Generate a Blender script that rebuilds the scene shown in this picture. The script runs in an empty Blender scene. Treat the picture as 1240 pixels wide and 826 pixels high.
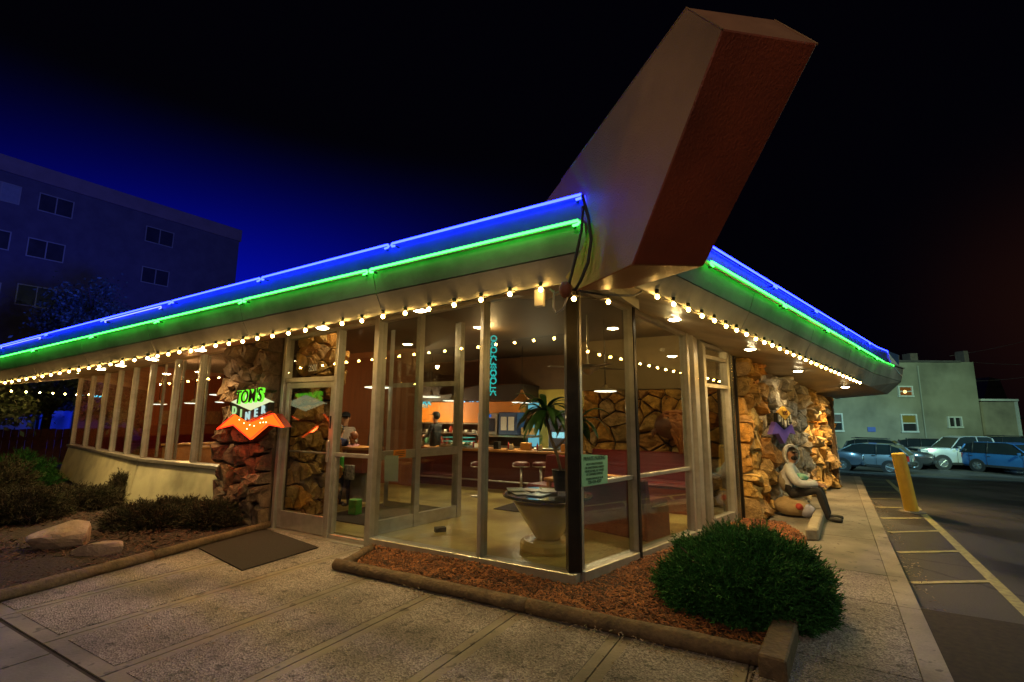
import bpy, bmesh, math, random
import numpy as np
from mathutils import Vector, Matrix
random.seed(7)
PI=math.pi
sc=bpy.context.scene
C=sc.collection

# ------------------------------------------------------------------ camera
FOC=590.0; EYE=1.69
PIT=math.atan(91.6/FOC); ROL=0.0077
fwd=np.array([0,math.cos(PIT),math.sin(PIT)]); up0=np.array([0,-math.sin(PIT),math.cos(PIT)]); rt0=np.array([1.,0,0])
rt=rt0*math.cos(ROL)+up0*math.sin(ROL); up=-rt0*math.sin(ROL)+up0*math.cos(ROL)
CAM=np.array([0,0,EYE])
cd=bpy.data.cameras.new('camera'); cam=bpy.data.objects.new('camera',cd); C.objects.link(cam)
cd.sensor_width=36; cd.lens=FOC/1240*36; cd.clip_end=600; cd.clip_start=.05
M=Matrix(((rt[0],up[0],-fwd[0],0),(rt[1],up[1],-fwd[1],0),(rt[2],up[2],-fwd[2],EYE),(0,0,0,1)))
cam.matrix_world=M; sc.camera=cam

# ------------------------------------------------------------------ world, night sky
w=bpy.data.worlds.new('World'); sc.world=w; w.use_nodes=True
nt=w.node_tree; nt.nodes.clear()
def N(t,**k):
    n=nt.nodes.new(t)
    for a,b in k.items(): setattr(n,a,b)
    return n
out=N('ShaderNodeOutputWorld'); bg=N('ShaderNodeBackground'); tc=N('ShaderNodeTexCoord')
# neon haze painted as a blue sky glow low in the west (left), faint sodium glow in the east (right), black overhead
def glow(direction,size,col):
    d=N('ShaderNodeVectorMath',operation='DOT_PRODUCT'); d.inputs[1].default_value=Vector(direction).normalized()
    nt.links.new(tc.outputs['Generated'],d.inputs[0])
    m=N('ShaderNodeMapRange'); m.inputs['From Min'].default_value=size; m.inputs['From Max'].default_value=1.0
    nt.links.new(d.outputs['Value'],m.inputs['Value'])
    p=N('ShaderNodeMath',operation='POWER'); p.inputs[1].default_value=2.6; nt.links.new(m.outputs[0],p.inputs[0])
    c=N('ShaderNodeMix',data_type='RGBA',blend_type='MIX'); c.inputs[6].default_value=(0,0,0,1); c.inputs[7].default_value=(*col,1)
    nt.links.new(p.outputs[0],c.inputs[0]); return c
g1=glow((-.62,1,.08),.66,(0.0003,0.004,0.46)); g2=glow((1.5,1.0,.34),.93,(0.014,0.004,0.001))
a1=N('ShaderNodeMix',data_type='RGBA',blend_type='ADD'); a1.inputs[0].default_value=1
nt.links.new(g1.outputs[2],a1.inputs[6]); nt.links.new(g2.outputs[2],a1.inputs[7])
a2=N('ShaderNodeMix',data_type='RGBA',blend_type='ADD'); a2.inputs[0].default_value=1
a2.inputs[7].default_value=(0.0006,0.0005,0.0016,1); sz=N('ShaderNodeSeparateXYZ'); nt.links.new(tc.outputs['Generated'],sz.inputs[0])
mz=N('ShaderNodeMapRange',interpolation_type='SMOOTHSTEP'); mz.inputs['From Min'].default_value=.50; mz.inputs['From Max'].default_value=.10; nt.links.new(sz.outputs['Z'],mz.inputs['Value'])
vz=N('ShaderNodeVectorMath',operation='SCALE'); nt.links.new(a1.outputs[2],vz.inputs[0]); nt.links.new(mz.outputs[0],vz.inputs['Scale']); nt.links.new(vz.outputs[0],a2.inputs[6])
nt.links.new(a2.outputs[2],bg.inputs[0]); bg.inputs[1].default_value=1.0; nt.links.new(bg.outputs[0],out.inputs[0])
sc.view_settings.view_transform='Standard'; sc.view_settings.look='None'; sc.view_settings.gamma=1; sc.view_settings.exposure=0
sc.cycles.max_bounces=7; sc.cycles.transparent_max_bounces=16; sc.cycles.diffuse_bounces=3; sc.cycles.glossy_bounces=3
sc.cycles.volume_bounces=0; sc.cycles.caustics_reflective=False; sc.cycles.caustics_refractive=False
sc.cycles.sample_clamp_indirect=3; sc.cycles.use_denoising=True

# ------------------------------------------------------------------ lamps of the street and the lot, and an added blue fill
def lamp(name,kind,loc,power,col,size=.15,aim=None,spot=1.6,blend=.6):
    d=bpy.data.lights.new(name,kind); d.energy=power; d.color=col
    if kind in('POINT','SPOT'): d.shadow_soft_size=size
    if kind=='SPOT': d.spot_size=spot; d.spot_blend=blend
    o=bpy.data.objects.new(name,d); C.objects.link(o); o.location=loc
    if aim is not None:
        v=Vector(aim)-Vector(loc); o.rotation_euler=v.to_track_quat('-Z','Y').to_euler()
    return o
lamp('street_lamp_light','POINT',(-3.5,-5.5,7.0),950,(1,.73,.54),.3)
lamp('street_lamp_light','POINT',(6,-12,8.5),420,(.95,.75,.5),.3)
lamp('lot_lamp_light','SPOT',(27,14,9.0),9000,(.60,1,.60),.3,(26,36,0),1.25,.5)
lamp('lot_lamp_light','SPOT',(14,20,7.0),3500,(.35,.85,1),.3,(24,30,-.5),1.2,.5)
lamp('block_blue_fill','SPOT',(-13,17,5.5),5000,(.012,.04,1),.5,(-28,31,9),1.9,.8)  # unseen blue fill added to tint the apartment block
lamp('lot_lamp_light','POINT',(18,5,8),1900,(.74,1,.80),.25)
lamp('lot_lamp_light','SPOT',(33,22,7.5),2500,(.25,.6,1),.3,(29,29,0),1.2,.5)

# ------------------------------------------------------------------ pixel helpers (photograph pixels to points of the place)
def ray(x,y):
    d=fwd*FOC+rt*(x-620)-up*(y-413); return d/d[1]
def ground(x,y,z=0):
    d=ray(x,y); return CAM+d*((z-EYE)/d[2])
def hitp(x,y,n,c):
    d=ray(x,y); return CAM+d*((c-n@CAM)/(n@d))
K=np.array([.652,5.297,0])
dA=np.array([-.866,.5,0]); nA=np.array([-.5,-.866,0]); dB=np.array([.7071,.7071,0]); nB=np.array([.7071,-.7071,0])
kd=np.array([.547,.837,0]); kn=np.array([.837,-.547,0])
def PA(s,o,z): return K+dA*s+nA*o+np.array([0,0,z])
def PB(s,o,z): return K+dB*s+nB*o+np.array([0,0,z])
Q2=PA(9.15,0,0); d2=np.array([-.776,.631,0]); n2=np.array([-.631,-.776,0])
def P2(s,o,z): return Q2+d2*s+n2*o+np.array([0,0,z])
def zhA(s): return 3.2-.056*s
def zbA(s): return 2.835-.035*s
def zhB(s): return 3.22-.098*s
def zbB(s): return 2.79-.036*s
def lot_z(x,y):
    t=.547*x+.837*y
    if t<13: return -.1
    u=min(1,(t-13)/24.); return -.1-1.15*u
def lot_hit(x,y):
    z=-.1
    for _ in range(25):
        p=ground(x,y,z); z=lot_z(p[0],p[1])
    return p

# ------------------------------------------------------------------ materials
MATS={}
def mat(name,col,rough=.6,metal=0,var=None,scale=8,bump=0,bscale=None,emit=None,es=0,spec=.5,island=False,objrand=False,stretch=None,coat=0,detail=4,grime=None):
    if name in MATS: return MATS[name]
    m=bpy.data.materials.new(name); m.use_nodes=True; t=m.node_tree; b=t.nodes['Principled BSDF']
    b.inputs['Roughness'].default_value=rough; b.inputs['Metallic'].default_value=metal
    b.inputs['Specular IOR Level'].default_value=spec; b.inputs['Base Color'].default_value=(*col,1)
    if coat: b.inputs['Coat Weight'].default_value=coat
    L=t.links.new; co=t.nodes.new('ShaderNodeTexCoord'); src=co.outputs['Object']
    if stretch:
        mp=t.nodes.new('ShaderNodeMapping'); mp.inputs['Scale'].default_value=stretch; L(src,mp.inputs[0]); src=mp.outputs[0]
    if var is not None:
        n=t.nodes.new('ShaderNodeTexNoise'); n.inputs['Scale'].default_value=scale; n.inputs['Detail'].default_value=detail; n.inputs['Roughness'].default_value=.62
        L(src,n.inputs['Vector'])
        r=t.nodes.new('ShaderNodeMapRange'); r.inputs['From Min'].default_value=.3; r.inputs['From Max'].default_value=.7; L(n.outputs[0],r.inputs['Value'])
        mx=t.nodes.new('ShaderNodeMix'); mx.data_type='RGBA'; mx.inputs[6].default_value=(*col,1); mx.inputs[7].default_value=(*var,1)
        L(r.outputs[0],mx.inputs[0]); last=mx.outputs[2]
        if island or objrand:
            g=t.nodes.new('ShaderNodeNewGeometry' if island else 'ShaderNodeObjectInfo')
            mv=t.nodes.new('ShaderNodeMapRange'); mv.inputs['To Min'].default_value=.25; mv.inputs['To Max'].default_value=1.9
            L(g.outputs['Random Per Island' if island else 'Random'],mv.inputs['Value'])
            vm=t.nodes.new('ShaderNodeVectorMath'); vm.operation='SCALE'; L(last,vm.inputs[0]); L(mv.outputs[0],vm.inputs['Scale']); last=vm.outputs[0]
        if grime:
            n3=t.nodes.new('ShaderNodeTexNoise'); n3.inputs['Scale'].default_value=grime; n3.inputs['Detail'].default_value=6; L(co.outputs['Object'],n3.inputs['Vector'])
            r3=t.nodes.new('ShaderNodeMapRange'); r3.inputs['From Min'].default_value=.42; r3.inputs['From Max'].default_value=.68; r3.inputs['To Min'].default_value=1; r3.inputs['To Max'].default_value=.5; L(n3.outputs[0],r3.inputs['Value'])
            v3=t.nodes.new('ShaderNodeVectorMath'); v3.operation='SCALE'; L(last,v3.inputs[0]); L(r3.outputs[0],v3.inputs['Scale']); last=v3.outputs[0]
        L(last,b.inputs['Base Color'])
    if bump:
        n=t.nodes.new('ShaderNodeTexNoise'); n.inputs['Scale'].default_value=bscale or scale*3; n.inputs['Detail'].default_value=5
        L(src,n.inputs['Vector']); bp=t.nodes.new('ShaderNodeBump'); bp.inputs['Strength'].default_value=min(1,bump); bp.inputs['Distance'].default_value=.02
        L(n.outputs[0],bp.inputs['Height']); L(bp.outputs[0],b.inputs['Normal'])
    if emit: b.inputs['Emission Color'].default_value=(*emit,1); b.inputs['Emission Strength'].default_value=es
    MATS[name]=m; return m
def stone_mat(name,cols,rough=.75):
    m=bpy.data.materials.new(name); m.use_nodes=True; t=m.node_tree; b=t.nodes['Principled BSDF']; L=t.links.new
    oi=t.nodes.new('ShaderNodeObjectInfo'); cr=t.nodes.new('ShaderNodeValToRGB'); cr.color_ramp.interpolation='LINEAR'
    e=cr.color_ramp.elements
    while len(e)<len(cols): e.new(.5)
    for i,c in enumerate(cols): e[i].position=i/(len(cols)-1); e[i].color=(*c,1)
    L(oi.outputs['Random'],cr.inputs[0])
    co=t.nodes.new('ShaderNodeTexCoord'); n=t.nodes.new('ShaderNodeTexNoise'); n.inputs['Scale'].default_value=7; n.inputs['Detail'].default_value=8; n.inputs['Roughness'].default_value=.7
    L(co.outputs['Object'],n.inputs['Vector'])
    r=t.nodes.new('ShaderNodeMapRange'); r.inputs['From Min'].default_value=.3; r.inputs['From Max'].default_value=.72; r.inputs['To Min'].default_value=.3; r.inputs['To Max'].default_value=1.35; L(n.outputs[0],r.inputs['Value'])
    v=t.nodes.new('ShaderNodeVectorMath'); v.operation='SCALE'; L(cr.outputs[0],v.inputs[0]); L(r.outputs[0],v.inputs['Scale']); L(v.outputs[0],b.inputs['Base Color'])
    b.inputs['Roughness'].default_value=rough; b.inputs['Specular IOR Level'].default_value=.35
    n2_=t.nodes.new('ShaderNodeTexNoise'); n2_.inputs['Scale'].default_value=14; n2_.inputs['Detail'].default_value=9; n2_.inputs['Roughness'].default_value=.65; L(co.outputs['Object'],n2_.inputs['Vector'])
    bp=t.nodes.new('ShaderNodeBump'); bp.inputs['Strength'].default_value=1; bp.inputs['Distance'].default_value=.05; L(n2_.outputs[0],bp.inputs['Height']); L(bp.outputs[0],b.inputs['Normal'])
    return m
def glass_mat(name,tint=(1,1,1),ior=1.55,rough=.0,dirt=.04):
    m=bpy.data.materials.new(name); m.use_nodes=True; t=m.node_tree; t.nodes.clear(); L=t.links.new
    o=t.nodes.new('ShaderNodeOutputMaterial'); mx=t.nodes.new('ShaderNodeMixShader'); tr=t.nodes.new('ShaderNodeBsdfTransparent'); tr.inputs[0].default_value=(*tint,1)
    gl=t.nodes.new('ShaderNodeBsdfGlossy'); gl.inputs['Roughness'].default_value=rough; ge=t.nodes.new('ShaderNodeNewGeometry'); dt=t.nodes.new('ShaderNodeVectorMath'); dt.operation='DOT_PRODUCT'; L(ge.outputs['Incoming'],dt.inputs[0]); L(ge.outputs['Normal'],dt.inputs[1])
    ab=t.nodes.new('ShaderNodeMath'); ab.operation='ABSOLUTE'; L(dt.outputs['Value'],ab.inputs[0]); sb=t.nodes.new('ShaderNodeMath'); sb.operation='SUBTRACT'; sb.inputs[0].default_value=1; L(ab.outputs[0],sb.inputs[1])
    pw=t.nodes.new('ShaderNodeMath'); pw.operation='POWER'; pw.inputs[1].default_value=3.2; L(sb.outputs[0],pw.inputs[0]); mr=t.nodes.new('ShaderNodeMapRange'); mr.inputs['To Min'].default_value=.085; mr.inputs['To Max'].default_value=.95; L(pw.outputs[0],mr.inputs['Value'])
    L(mr.outputs[0],mx.inputs[0]); L(tr.outputs[0],mx.inputs[1]); L(gl.outputs[0],mx.inputs[2])
    L(mx.outputs[0],o.inputs[0]); return m
def emis(name,col,s):
    m=bpy.data.materials.new(name); m.use_nodes=True; t=m.node_tree; t.nodes.clear()
    o=t.nodes.new('ShaderNodeOutputMaterial'); e=t.nodes.new('ShaderNodeEmission'); e.inputs[0].default_value=(*col,1); e.inputs[1].default_value=s
    t.links.new(e.outputs[0],o.inputs[0]); return m

ALU=mat('brushed_aluminium',(.52,.50,.45),.36,.7,(.38,.36,.31),6,.15,40)
DARKM=mat('dark_metal',(.02,.018,.016),.35,.6,(.04,.035,.03),9)
PAINT=mat('cream_paint',(.50,.44,.33),.55,0,(.40,.35,.26),3,.1,60,grime=1.3)
SOFF=mat('soffit_plaster',(.52,.42,.26),.42,0,(.44,.35,.21),2.5,.1,80,grime=.9)
LOWW=mat('cream_low_wall',(.60,.58,.36),.6,0,(.50,.48,.30),2,.15,60,grime=1.6)
FASC=mat('fascia_metal',(.30,.30,.26),.5,0,(.24,.24,.20),2.2,.1,50,grime=1.1)
PROWL=mat('prow_stucco',(.31,.19,.085),.6,0,(.24,.145,.065),1.3,.5,90,grime=.8)
PROWR=mat('prow_red_paint',(.24,.045,.016),.5,0,(.18,.036,.014),3.2,.4,70,stretch=(1,1,.3),grime=.9)
PROWU=mat('prow_underside',(.28,.105,.025),.4,0,(.26,.10,.045),3,.2,60)
GLASS=glass_mat('window_glass',(.93,.95,.92)); 
BLUE=emis('blue_neon',(.0055,.010,1),50); GREEN=emis('green_neon',(.028,1,.05),13); CYAN=emis('cyan_neon',(.1,.75,1),3.5)
BULB=emis('warm_bulb',(1,.56,.13),150); DOWN=emis('downlight_lens',(1,.80,.45),90)
BLACK=mat('black_rubber',(.012,.012,.012),.7,0,(.025,.023,.02),20,.3)
LOG=mat('weathered_log',(.17,.11,.055),.8,0,(.07,.045,.025),9,.8,30,stretch=(1,1,1))
MULCH=mat('bark_chip',(.22,.080,.022),.8,0,(.09,.03,.01),3,island=True)
SOIL=mat('dark_soil',(.018,.009,.006),.95,0,(.03,.014,.009),9,.8,30)
JUN=mat('juniper_green',(.014,.075,.016),.7,0,(.035,.13,.025),5,island=True,spec=.2)
JUN2=mat('dull_juniper',(.028,.034,.016),.8,0,(.045,.032,.02),5,island=True,spec=.2)
BARK=mat('bark',(.08,.055,.04),.9,0,(.04,.03,.02),12,.7)
ASPH=None
def rgb(*c): return tuple(c)

# ------------------------------------------------------------------ mesh builder
class MB:
    def __init__(s): s.v=[]; s.f=[]; s.m=[]; s.cm=0
    def add(s,vs,fs):
        b=len(s.v); s.v+=[tuple(float(q) for q in p) for p in vs]; s.f+=[tuple(i+b for i in f) for f in fs]; s.m+=[s.cm]*len(fs); return s
    def hexa(s,p):  # 8 points: bottom 4 ring, top 4 ring
        return s.add(p,[(0,3,2,1),(4,5,6,7),(0,1,5,4),(1,2,6,5),(2,3,7,6),(3,0,4,7)])
    def box(s,c,d,rz=0):
        x,y,z=[q/2 for q in d]; ca,sa=math.cos(rz),math.sin(rz); pts=[]
        for dz in(-z,z):
            for dx,dy in((-x,-y),(x,-y),(x,y),(-x,y)): pts.append((c[0]+dx*ca-dy*sa,c[1]+dx*sa+dy*ca,c[2]+dz))
        return s.hexa(pts)
    def fbox(s,P,s0,s1,o0,o1,z0,z1):   # box in a wall frame; z1 may be callable
        f=z1 if callable(z1) else (lambda q:z1)
        g=z0 if callable(z0) else (lambda q:z0)
        return s.hexa([P(s0,o0,g(s0)),P(s1,o0,g(s1)),P(s1,o1,g(s1)),P(s0,o1,g(s0)),P(s0,o0,f(s0)),P(s1,o0,f(s1)),P(s1,o1,f(s1)),P(s0,o1,f(s0))])
    def prism(s,poly,vec):
        n=len(poly); v=np.array(vec); a=[np.array(p,float) for p in poly]; b=[p+v for p in a]
        return s.add(a+b,[tuple(range(n))[::-1],tuple(range(n,2*n))]+[(i,(i+1)%n,(i+1)%n+n,i+n) for i in range(n)])
    def tube(s,path,r,n=8):
        path=[Vector(p) for p in path]; rs=r if isinstance(r,(list,tuple)) else [r]*len(path); vs=[];fs=[]
        pu=None
        for i,p in enumerate(path):
            t=(path[min(i+1,len(path)-1)]-path[max(i-1,0)]).normalized()
            if pu is None: pu=t.orthogonal().normalized()
            pu=(pu-t*pu.dot(t)); pu=pu.normalized() if pu.length>1e-6 else t.orthogonal().normalized()
            w_=t.cross(pu)
            for k in range(n):
                a=2*PI*k/n; vs.append(p+(pu*math.cos(a)+w_*math.sin(a))*rs[i])
        for i in range(len(path)-1):
            for k in range(n): fs.append((i*n+k,i*n+(k+1)%n,(i+1)*n+(k+1)%n,(i+1)*n+k))
        fs.append(tuple(range(n))[::-1]); fs.append(tuple((len(path)-1)*n+k for k in range(n)))
        return s.add(vs,fs)
    def lathe(s,c,prof,n=20,axis=None):
        vs=[];fs=[]
        for r,z in prof:
            for k in range(n):
                a=2*PI*k/n; p=Vector((r*math.cos(a),r*math.sin(a),z))
                if axis is not None: p=axis@p
                vs.append((c[0]+p[0],c[1]+p[1],c[2]+p[2]))
        m=len(prof)
        for i in range(m-1):
            for k in range(n): fs.append((i*n+k,i*n+(k+1)%n,(i+1)*n+(k+1)%n,(i+1)*n+k))
        fs.append(tuple(range(n))[::-1]); fs.append(tuple((m-1)*n+k for k in range(n)))
        return s.add(vs,fs)
    def ball(s,c,r,n=10,sc_=(1,1,1)):
        prof=[]; h=max(4,n//2)
        for i in range(h+1):
            a=-PI/2+PI*i/h; prof.append((max(.001,r*math.cos(a)),r*math.sin(a)))
        b=len(s.v); s.lathe((0,0,0),prof,n)
        for i in range(b,len(s.v)):
            p=s.v[i]; s.v[i]=(c[0]+p[0]*sc_[0],c[1]+p[1]*sc_[1],c[2]+p[2]*sc_[2])
        return s
    def build(s,name,m,parent=None,org=None,smooth=False,bevel=0):
        me=bpy.data.meshes.new(name)
        v=s.v if org is None else [(p[0]-org[0],p[1]-org[1],p[2]-org[2]) for p in s.v]
        me.from_pydata(v,[],s.f); 
        ms=m if isinstance(m,(list,tuple)) else [m]
        for q in ms: me.materials.append(q)
        if len(ms)>1: me.polygons.foreach_set('material_index',s.m)
        bm=bmesh.new(); bm.from_mesh(me); bmesh.ops.recalc_face_normals(bm,faces=bm.faces); bm.to_mesh(me); bm.free()
        if smooth: me.polygons.foreach_set('use_smooth',[True]*len(me.polygons)); 
        o=bpy.data.objects.new(name,me); C.objects.link(o)
        if parent is not None: o.parent=parent
        if smooth=='auto': pass
        if bevel:
            b=o.modifiers.new('bevel','BEVEL'); b.width=bevel; b.segments=1; b.limit_method='ANGLE'
        return o
def thing(name,label,cat,loc=(0,0,0),rz=0,group=None):
    o=bpy.data.objects.new(name,None); C.objects.link(o); o.location=[float(q) for q in loc]; o.rotation_euler=(0,0,rz); o.empty_display_size=.1
    o['label']=label; o['category']=cat
    if group: o['group']=group
    return o
def tag(o,label,cat,group=None):
    o['label']=label; o['category']=cat
    if group: o['group']=group
    return o
def struct(o): o['kind']='structure'; return o
def stuff(o): o['kind']='stuff'; return o
def L_(o): return tuple(o.location)
def copy_tree(o,parent=None):
    c=o.copy(); C.objects.link(c); c.parent=parent
    for ch in list(o.children): copy_tree(ch,c)
    return c

# ------------------------------------------------------------------ THE GROUND
def sheet(name,pts,zf,m,kind='structure',n=1):
    b=MB(); b.add([(p[0],p[1],zf(p[0],p[1]) if callable(zf) else zf) for p in pts],[tuple(range(len(pts)))])
    return struct(b.build(name,m))
def asphalt():
    m=bpy.data.materials.new('asphalt'); m.use_nodes=True; t=m.node_tree; b=t.nodes['Principled BSDF']; L=t.links.new
    co=t.nodes.new('ShaderNodeTexCoord'); n=t.nodes.new('ShaderNodeTexNoise'); n.inputs['Scale'].default_value=.35; n.inputs['Detail'].default_value=6; n.inputs['Roughness'].default_value=.6
    mp=t.nodes.new('ShaderNodeMapping'); mp.inputs['Rotation'].default_value=(0,0,-.58); mp.inputs['Scale'].default_value=(1.6,.7,1); L(co.outputs['Object'],mp.inputs[0]); L(mp.outputs[0],n.inputs['Vector'])
    cr=t.nodes.new('ShaderNodeValToRGB'); cr.color_ramp.elements[0].position=.40; cr.color_ramp.elements[0].color=(.022,.018,.017,1); cr.color_ramp.elements[1].position=.60; cr.color_ramp.elements[1].color=(.075,.066,.058,1)
    L(n.outputs[0],cr.inputs[0])
    f=t.nodes.new('ShaderNodeTexNoise'); f.inputs['Scale'].default_value=70; f.inputs['Detail'].default_value=3; L(co.outputs['Object'],f.inputs['Vector'])
    mm=t.nodes.new('ShaderNodeMapRange'); mm.inputs['To Min'].default_value=.6; mm.inputs['To Max'].default_value=1.4; L(f.outputs[0],mm.inputs['Value'])
    v=t.nodes.new('ShaderNodeVectorMath'); v.operation='SCALE'; L(cr.outputs[0],v.inputs[0]); L(mm.outputs[0],v.inputs['Scale'])
    wn=t.nodes.new('ShaderNodeTexNoise'); wn.inputs['Scale'].default_value=1.5; wn.inputs['Detail'].default_value=5; L(co.outputs['Object'],wn.inputs['Vector'])
    wa=t.nodes.new('ShaderNodeMix'); wa.data_type='VECTOR'; wa.inputs[0].default_value=.28; L(co.outputs['Object'],wa.inputs[4]); L(wn.outputs['Color'],wa.inputs[5])
    vc=t.nodes.new('ShaderNodeTexVoronoi'); vc.feature='DISTANCE_TO_EDGE'; vc.inputs['Scale'].default_value=.62; L(wa.outputs[1],vc.inputs['Vector'])
    vm_=t.nodes.new('ShaderNodeMapRange'); vm_.inputs['From Min'].default_value=0; vm_.inputs['From Max'].default_value=.012; vm_.inputs['To Min'].default_value=.35; vm_.inputs['To Max'].default_value=1; L(vc.outputs['Distance'],vm_.inputs['Value'])
    v5=t.nodes.new('ShaderNodeVectorMath'); v5.operation='SCALE'; L(v.outputs[0],v5.inputs[0]); L(vm_.outputs[0],v5.inputs['Scale']); L(v5.outputs[0],b.inputs['Base Color'])
    rr=t.nodes.new('ShaderNodeMapRange'); rr.inputs['From Min'].default_value=.4; rr.inputs['From Max'].default_value=.6; rr.inputs['To Min'].default_value=.42; rr.inputs['To Max'].default_value=.75; L(n.outputs[0],rr.inputs['Value']); L(rr.outputs[0],b.inputs['Roughness'])
    bp=t.nodes.new('ShaderNodeBump'); bp.inputs['Strength'].default_value=.6; bp.inputs['Distance'].default_value=.012; L(f.outputs[0],bp.inputs['Height']); L(bp.outputs[0],b.inputs['Normal'])
    return m
ASPH=asphalt()
# lot terrain as a grid in the kerb frame (t along the kerb, q across)
KE=ground(1105,716)                       # a point on the kerb edge
KQ=float(KE@kn)
def KP(t,q,z): p=kd*t+kn*q; return (p[0],p[1],z)
b=MB(); ts=[-40,-10,0,6,13]+[13+24*i/8 for i in range(1,9)]+[45,60,90,150]; qs=[-160,-60,-20,-8,KQ-.02,KQ+6,KQ+12,KQ+20,KQ+40,KQ+90]
grid=[]
for t in ts:
    for q in qs: p=KP(t,q,0); grid.append((p[0],p[1],lot_z(p[0],p[1])))
nq=len(qs); fs=[]
for i in range(len(ts)-1):
    for j in range(nq-1): fs.append((i*nq+j,i*nq+j+1,(i+1)*nq+j+1,(i+1)*nq+j))
b.add(grid,fs); struct(b.build('parking_lot_ground',ASPH))
YEL=mat('worn_yellow_paint',(.52,.47,.20),.6,0,(.24,.21,.11),14,.2,60)
def strip(name,pts,wd,m,lift=.004,label=None):
    b=MB(); vs=[]
    for i,p in enumerate(pts):
        a=np.array(pts[max(i-1,0)][:2]); c=np.array(pts[min(i+1,len(pts)-1)][:2]); d=(c-a)/np.linalg.norm(c-a); n=np.array([-d[1],d[0]])*wd/2
        for sg in(1,-1):
            q=np.array(p[:2])+n*sg; vs.append((q[0],q[1],lot_z(q[0],q[1])+lift))
    b.add(vs,[(2*i,2*i+1,2*i+3,2*i+2) for i in range(len(pts)-1)]); return struct(b.build(name,m))
wl=[lot_hit(*q) for q in [(1290,786),(1240,739),(1190,691),(1141,643.5),(1112,617),(1097,602),(1085,591),(1074,581)]]
strip('lane_edge_line',wl,.11,YEL)
def wl_at(t):
    for a,c in zip(wl[:-1],wl[1:]):
        ta,tc_=a@kd,c@kd
        if min(ta,tc_)<=t<=max(ta,tc_): return a+(c-a)*(t-ta)/(tc_-ta)
    return wl[-1]
for (x0,y0,x1,y1,wd) in [(1130,769,1240,765.5,.085),(1102,706.5,1201,704.5,.075),(1086,669.5,1166,668,.08),(1075,645,1141,643.3,.08),(1066,628,1114,628,.09),(1058,614.5,1092,615,.08),(1052,604,1098,605,.09),(1047,596,1088,596.5,.09),(1044,589.5,1079,590,.09),(1042,584,1074,584,.09)]:
    strip('hatch_line',[lot_hit(x0+1.5,y0),lot_hit(x1,y1)],wd,YEL,.008)
# walkways
def slab_mat(name,base,agg,smooth):
    m=bpy.data.materials.new(name); m.use_nodes=True; t=m.node_tree; b=t.nodes['Principled BSDF']; L=t.links.new
    co=t.nodes.new('ShaderNodeTexCoord')
    v=t.nodes.new('ShaderNodeTexVoronoi'); v.inputs['Scale'].default_value=85; v.inputs['Randomness'].default_value=1; L(co.outputs['Object'],v.inputs['Vector'])
    nn=t.nodes.new('ShaderNodeTexNoise'); nn.inputs['Scale'].default_value=1.1; nn.inputs['Detail'].default_value=7; L(co.outputs['Object'],nn.inputs['Vector'])
    mx=t.nodes.new('ShaderNodeMix'); mx.data_type='RGBA'; mx.inputs[6].default_value=(*base,1); mx.inputs[7].default_value=(*agg,1)
    bw=t.nodes.new('ShaderNodeSeparateColor'); L(v.outputs['Color'],bw.inputs[0])
    L(bw.outputs[0],mx.inputs[0])
    mr=t.nodes.new('ShaderNodeMapRange'); mr.inputs['From Min'].default_value=.3; mr.inputs['From Max'].default_value=.7; mr.inputs['To Min'].default_value=.32; mr.inputs['To Max'].default_value=1.35; L(nn.outputs[0],mr.inputs['Value'])
    sc1=t.nodes.new('ShaderNodeVectorMath'); sc1.operation='SCALE'; L(mx.outputs[2],sc1.inputs[0]); L(mr.outputs[0],sc1.inputs['Scale'])
    # dark spots (old gum, stains)
    sp=t.nodes.new('ShaderNodeTexNoise'); sp.inputs['Scale'].default_value=9; sp.inputs['Detail'].default_value=2; L(co.outputs['Object'],sp.inputs['Vector'])
    sr=t.nodes.new('ShaderNodeMapRange'); sr.inputs['From Min'].default_value=.63; sr.inputs['From Max'].default_value=.67; sr.inputs['To Min'].default_value=1; sr.inputs['To Max'].default_value=.45; L(sp.outputs[0],sr.inputs['Value'])
    s2=t.nodes.new('ShaderNodeVectorMath'); s2.operation='SCALE'; L(sc1.outputs[0],s2.inputs[0]); L(sr.outputs[0],s2.inputs['Scale'])
    L(s2.outputs[0],b.inputs['Base Color']); b.inputs['Roughness'].default_value=.62
    bp=t.nodes.new('ShaderNodeBump'); bp.inputs['Strength'].default_value=.0 if smooth else 1; bp.inputs['Distance'].default_value=.012
    L(v.outputs['Distance'],bp.inputs['Height']); 
    if smooth:
        f=t.nodes.new('ShaderNodeTexNoise'); f.inputs['Scale'].default_value=45; f.inputs['Detail'].default_value=5; L(co.outputs['Object'],f.inputs['Vector']); L(f.outputs[0],bp.inputs['Height']); bp.inputs['Strength'].default_value=.5; bp.inputs['Distance'].default_value=.006
    L(bp.outputs[0],b.inputs['Normal']); return m
AGG=slab_mat('exposed_aggregate',(.11,.09,.08),(.43,.37,.335),False)
CON=slab_mat('trowelled_concrete',(.20,.17,.13),(.225,.19,.145),True)
CONP=slab_mat('grey_concrete',(.19,.17,.145),(.21,.19,.16),True)
JOINT=mat('joint_dirt',(.025,.018,.013),.95,0,(.05,.035,.02),20)
eu=np.array([.866,-.5,0]); ev=np.array([.5,.866,0])
def clip_poly(poly,n,c):   # keep n.p<=c
    outp=[]
    for i in range(len(poly)):
        a,b_=poly[i],poly[(i+1)%len(poly)]; da=np.dot(n,a)-c; db=np.dot(n,b_)-c
        if da<=0: outp.append(a)
        if da*db<0: outp.append(a+(b_-a)*(da/(da-db)))
    return outp
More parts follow.
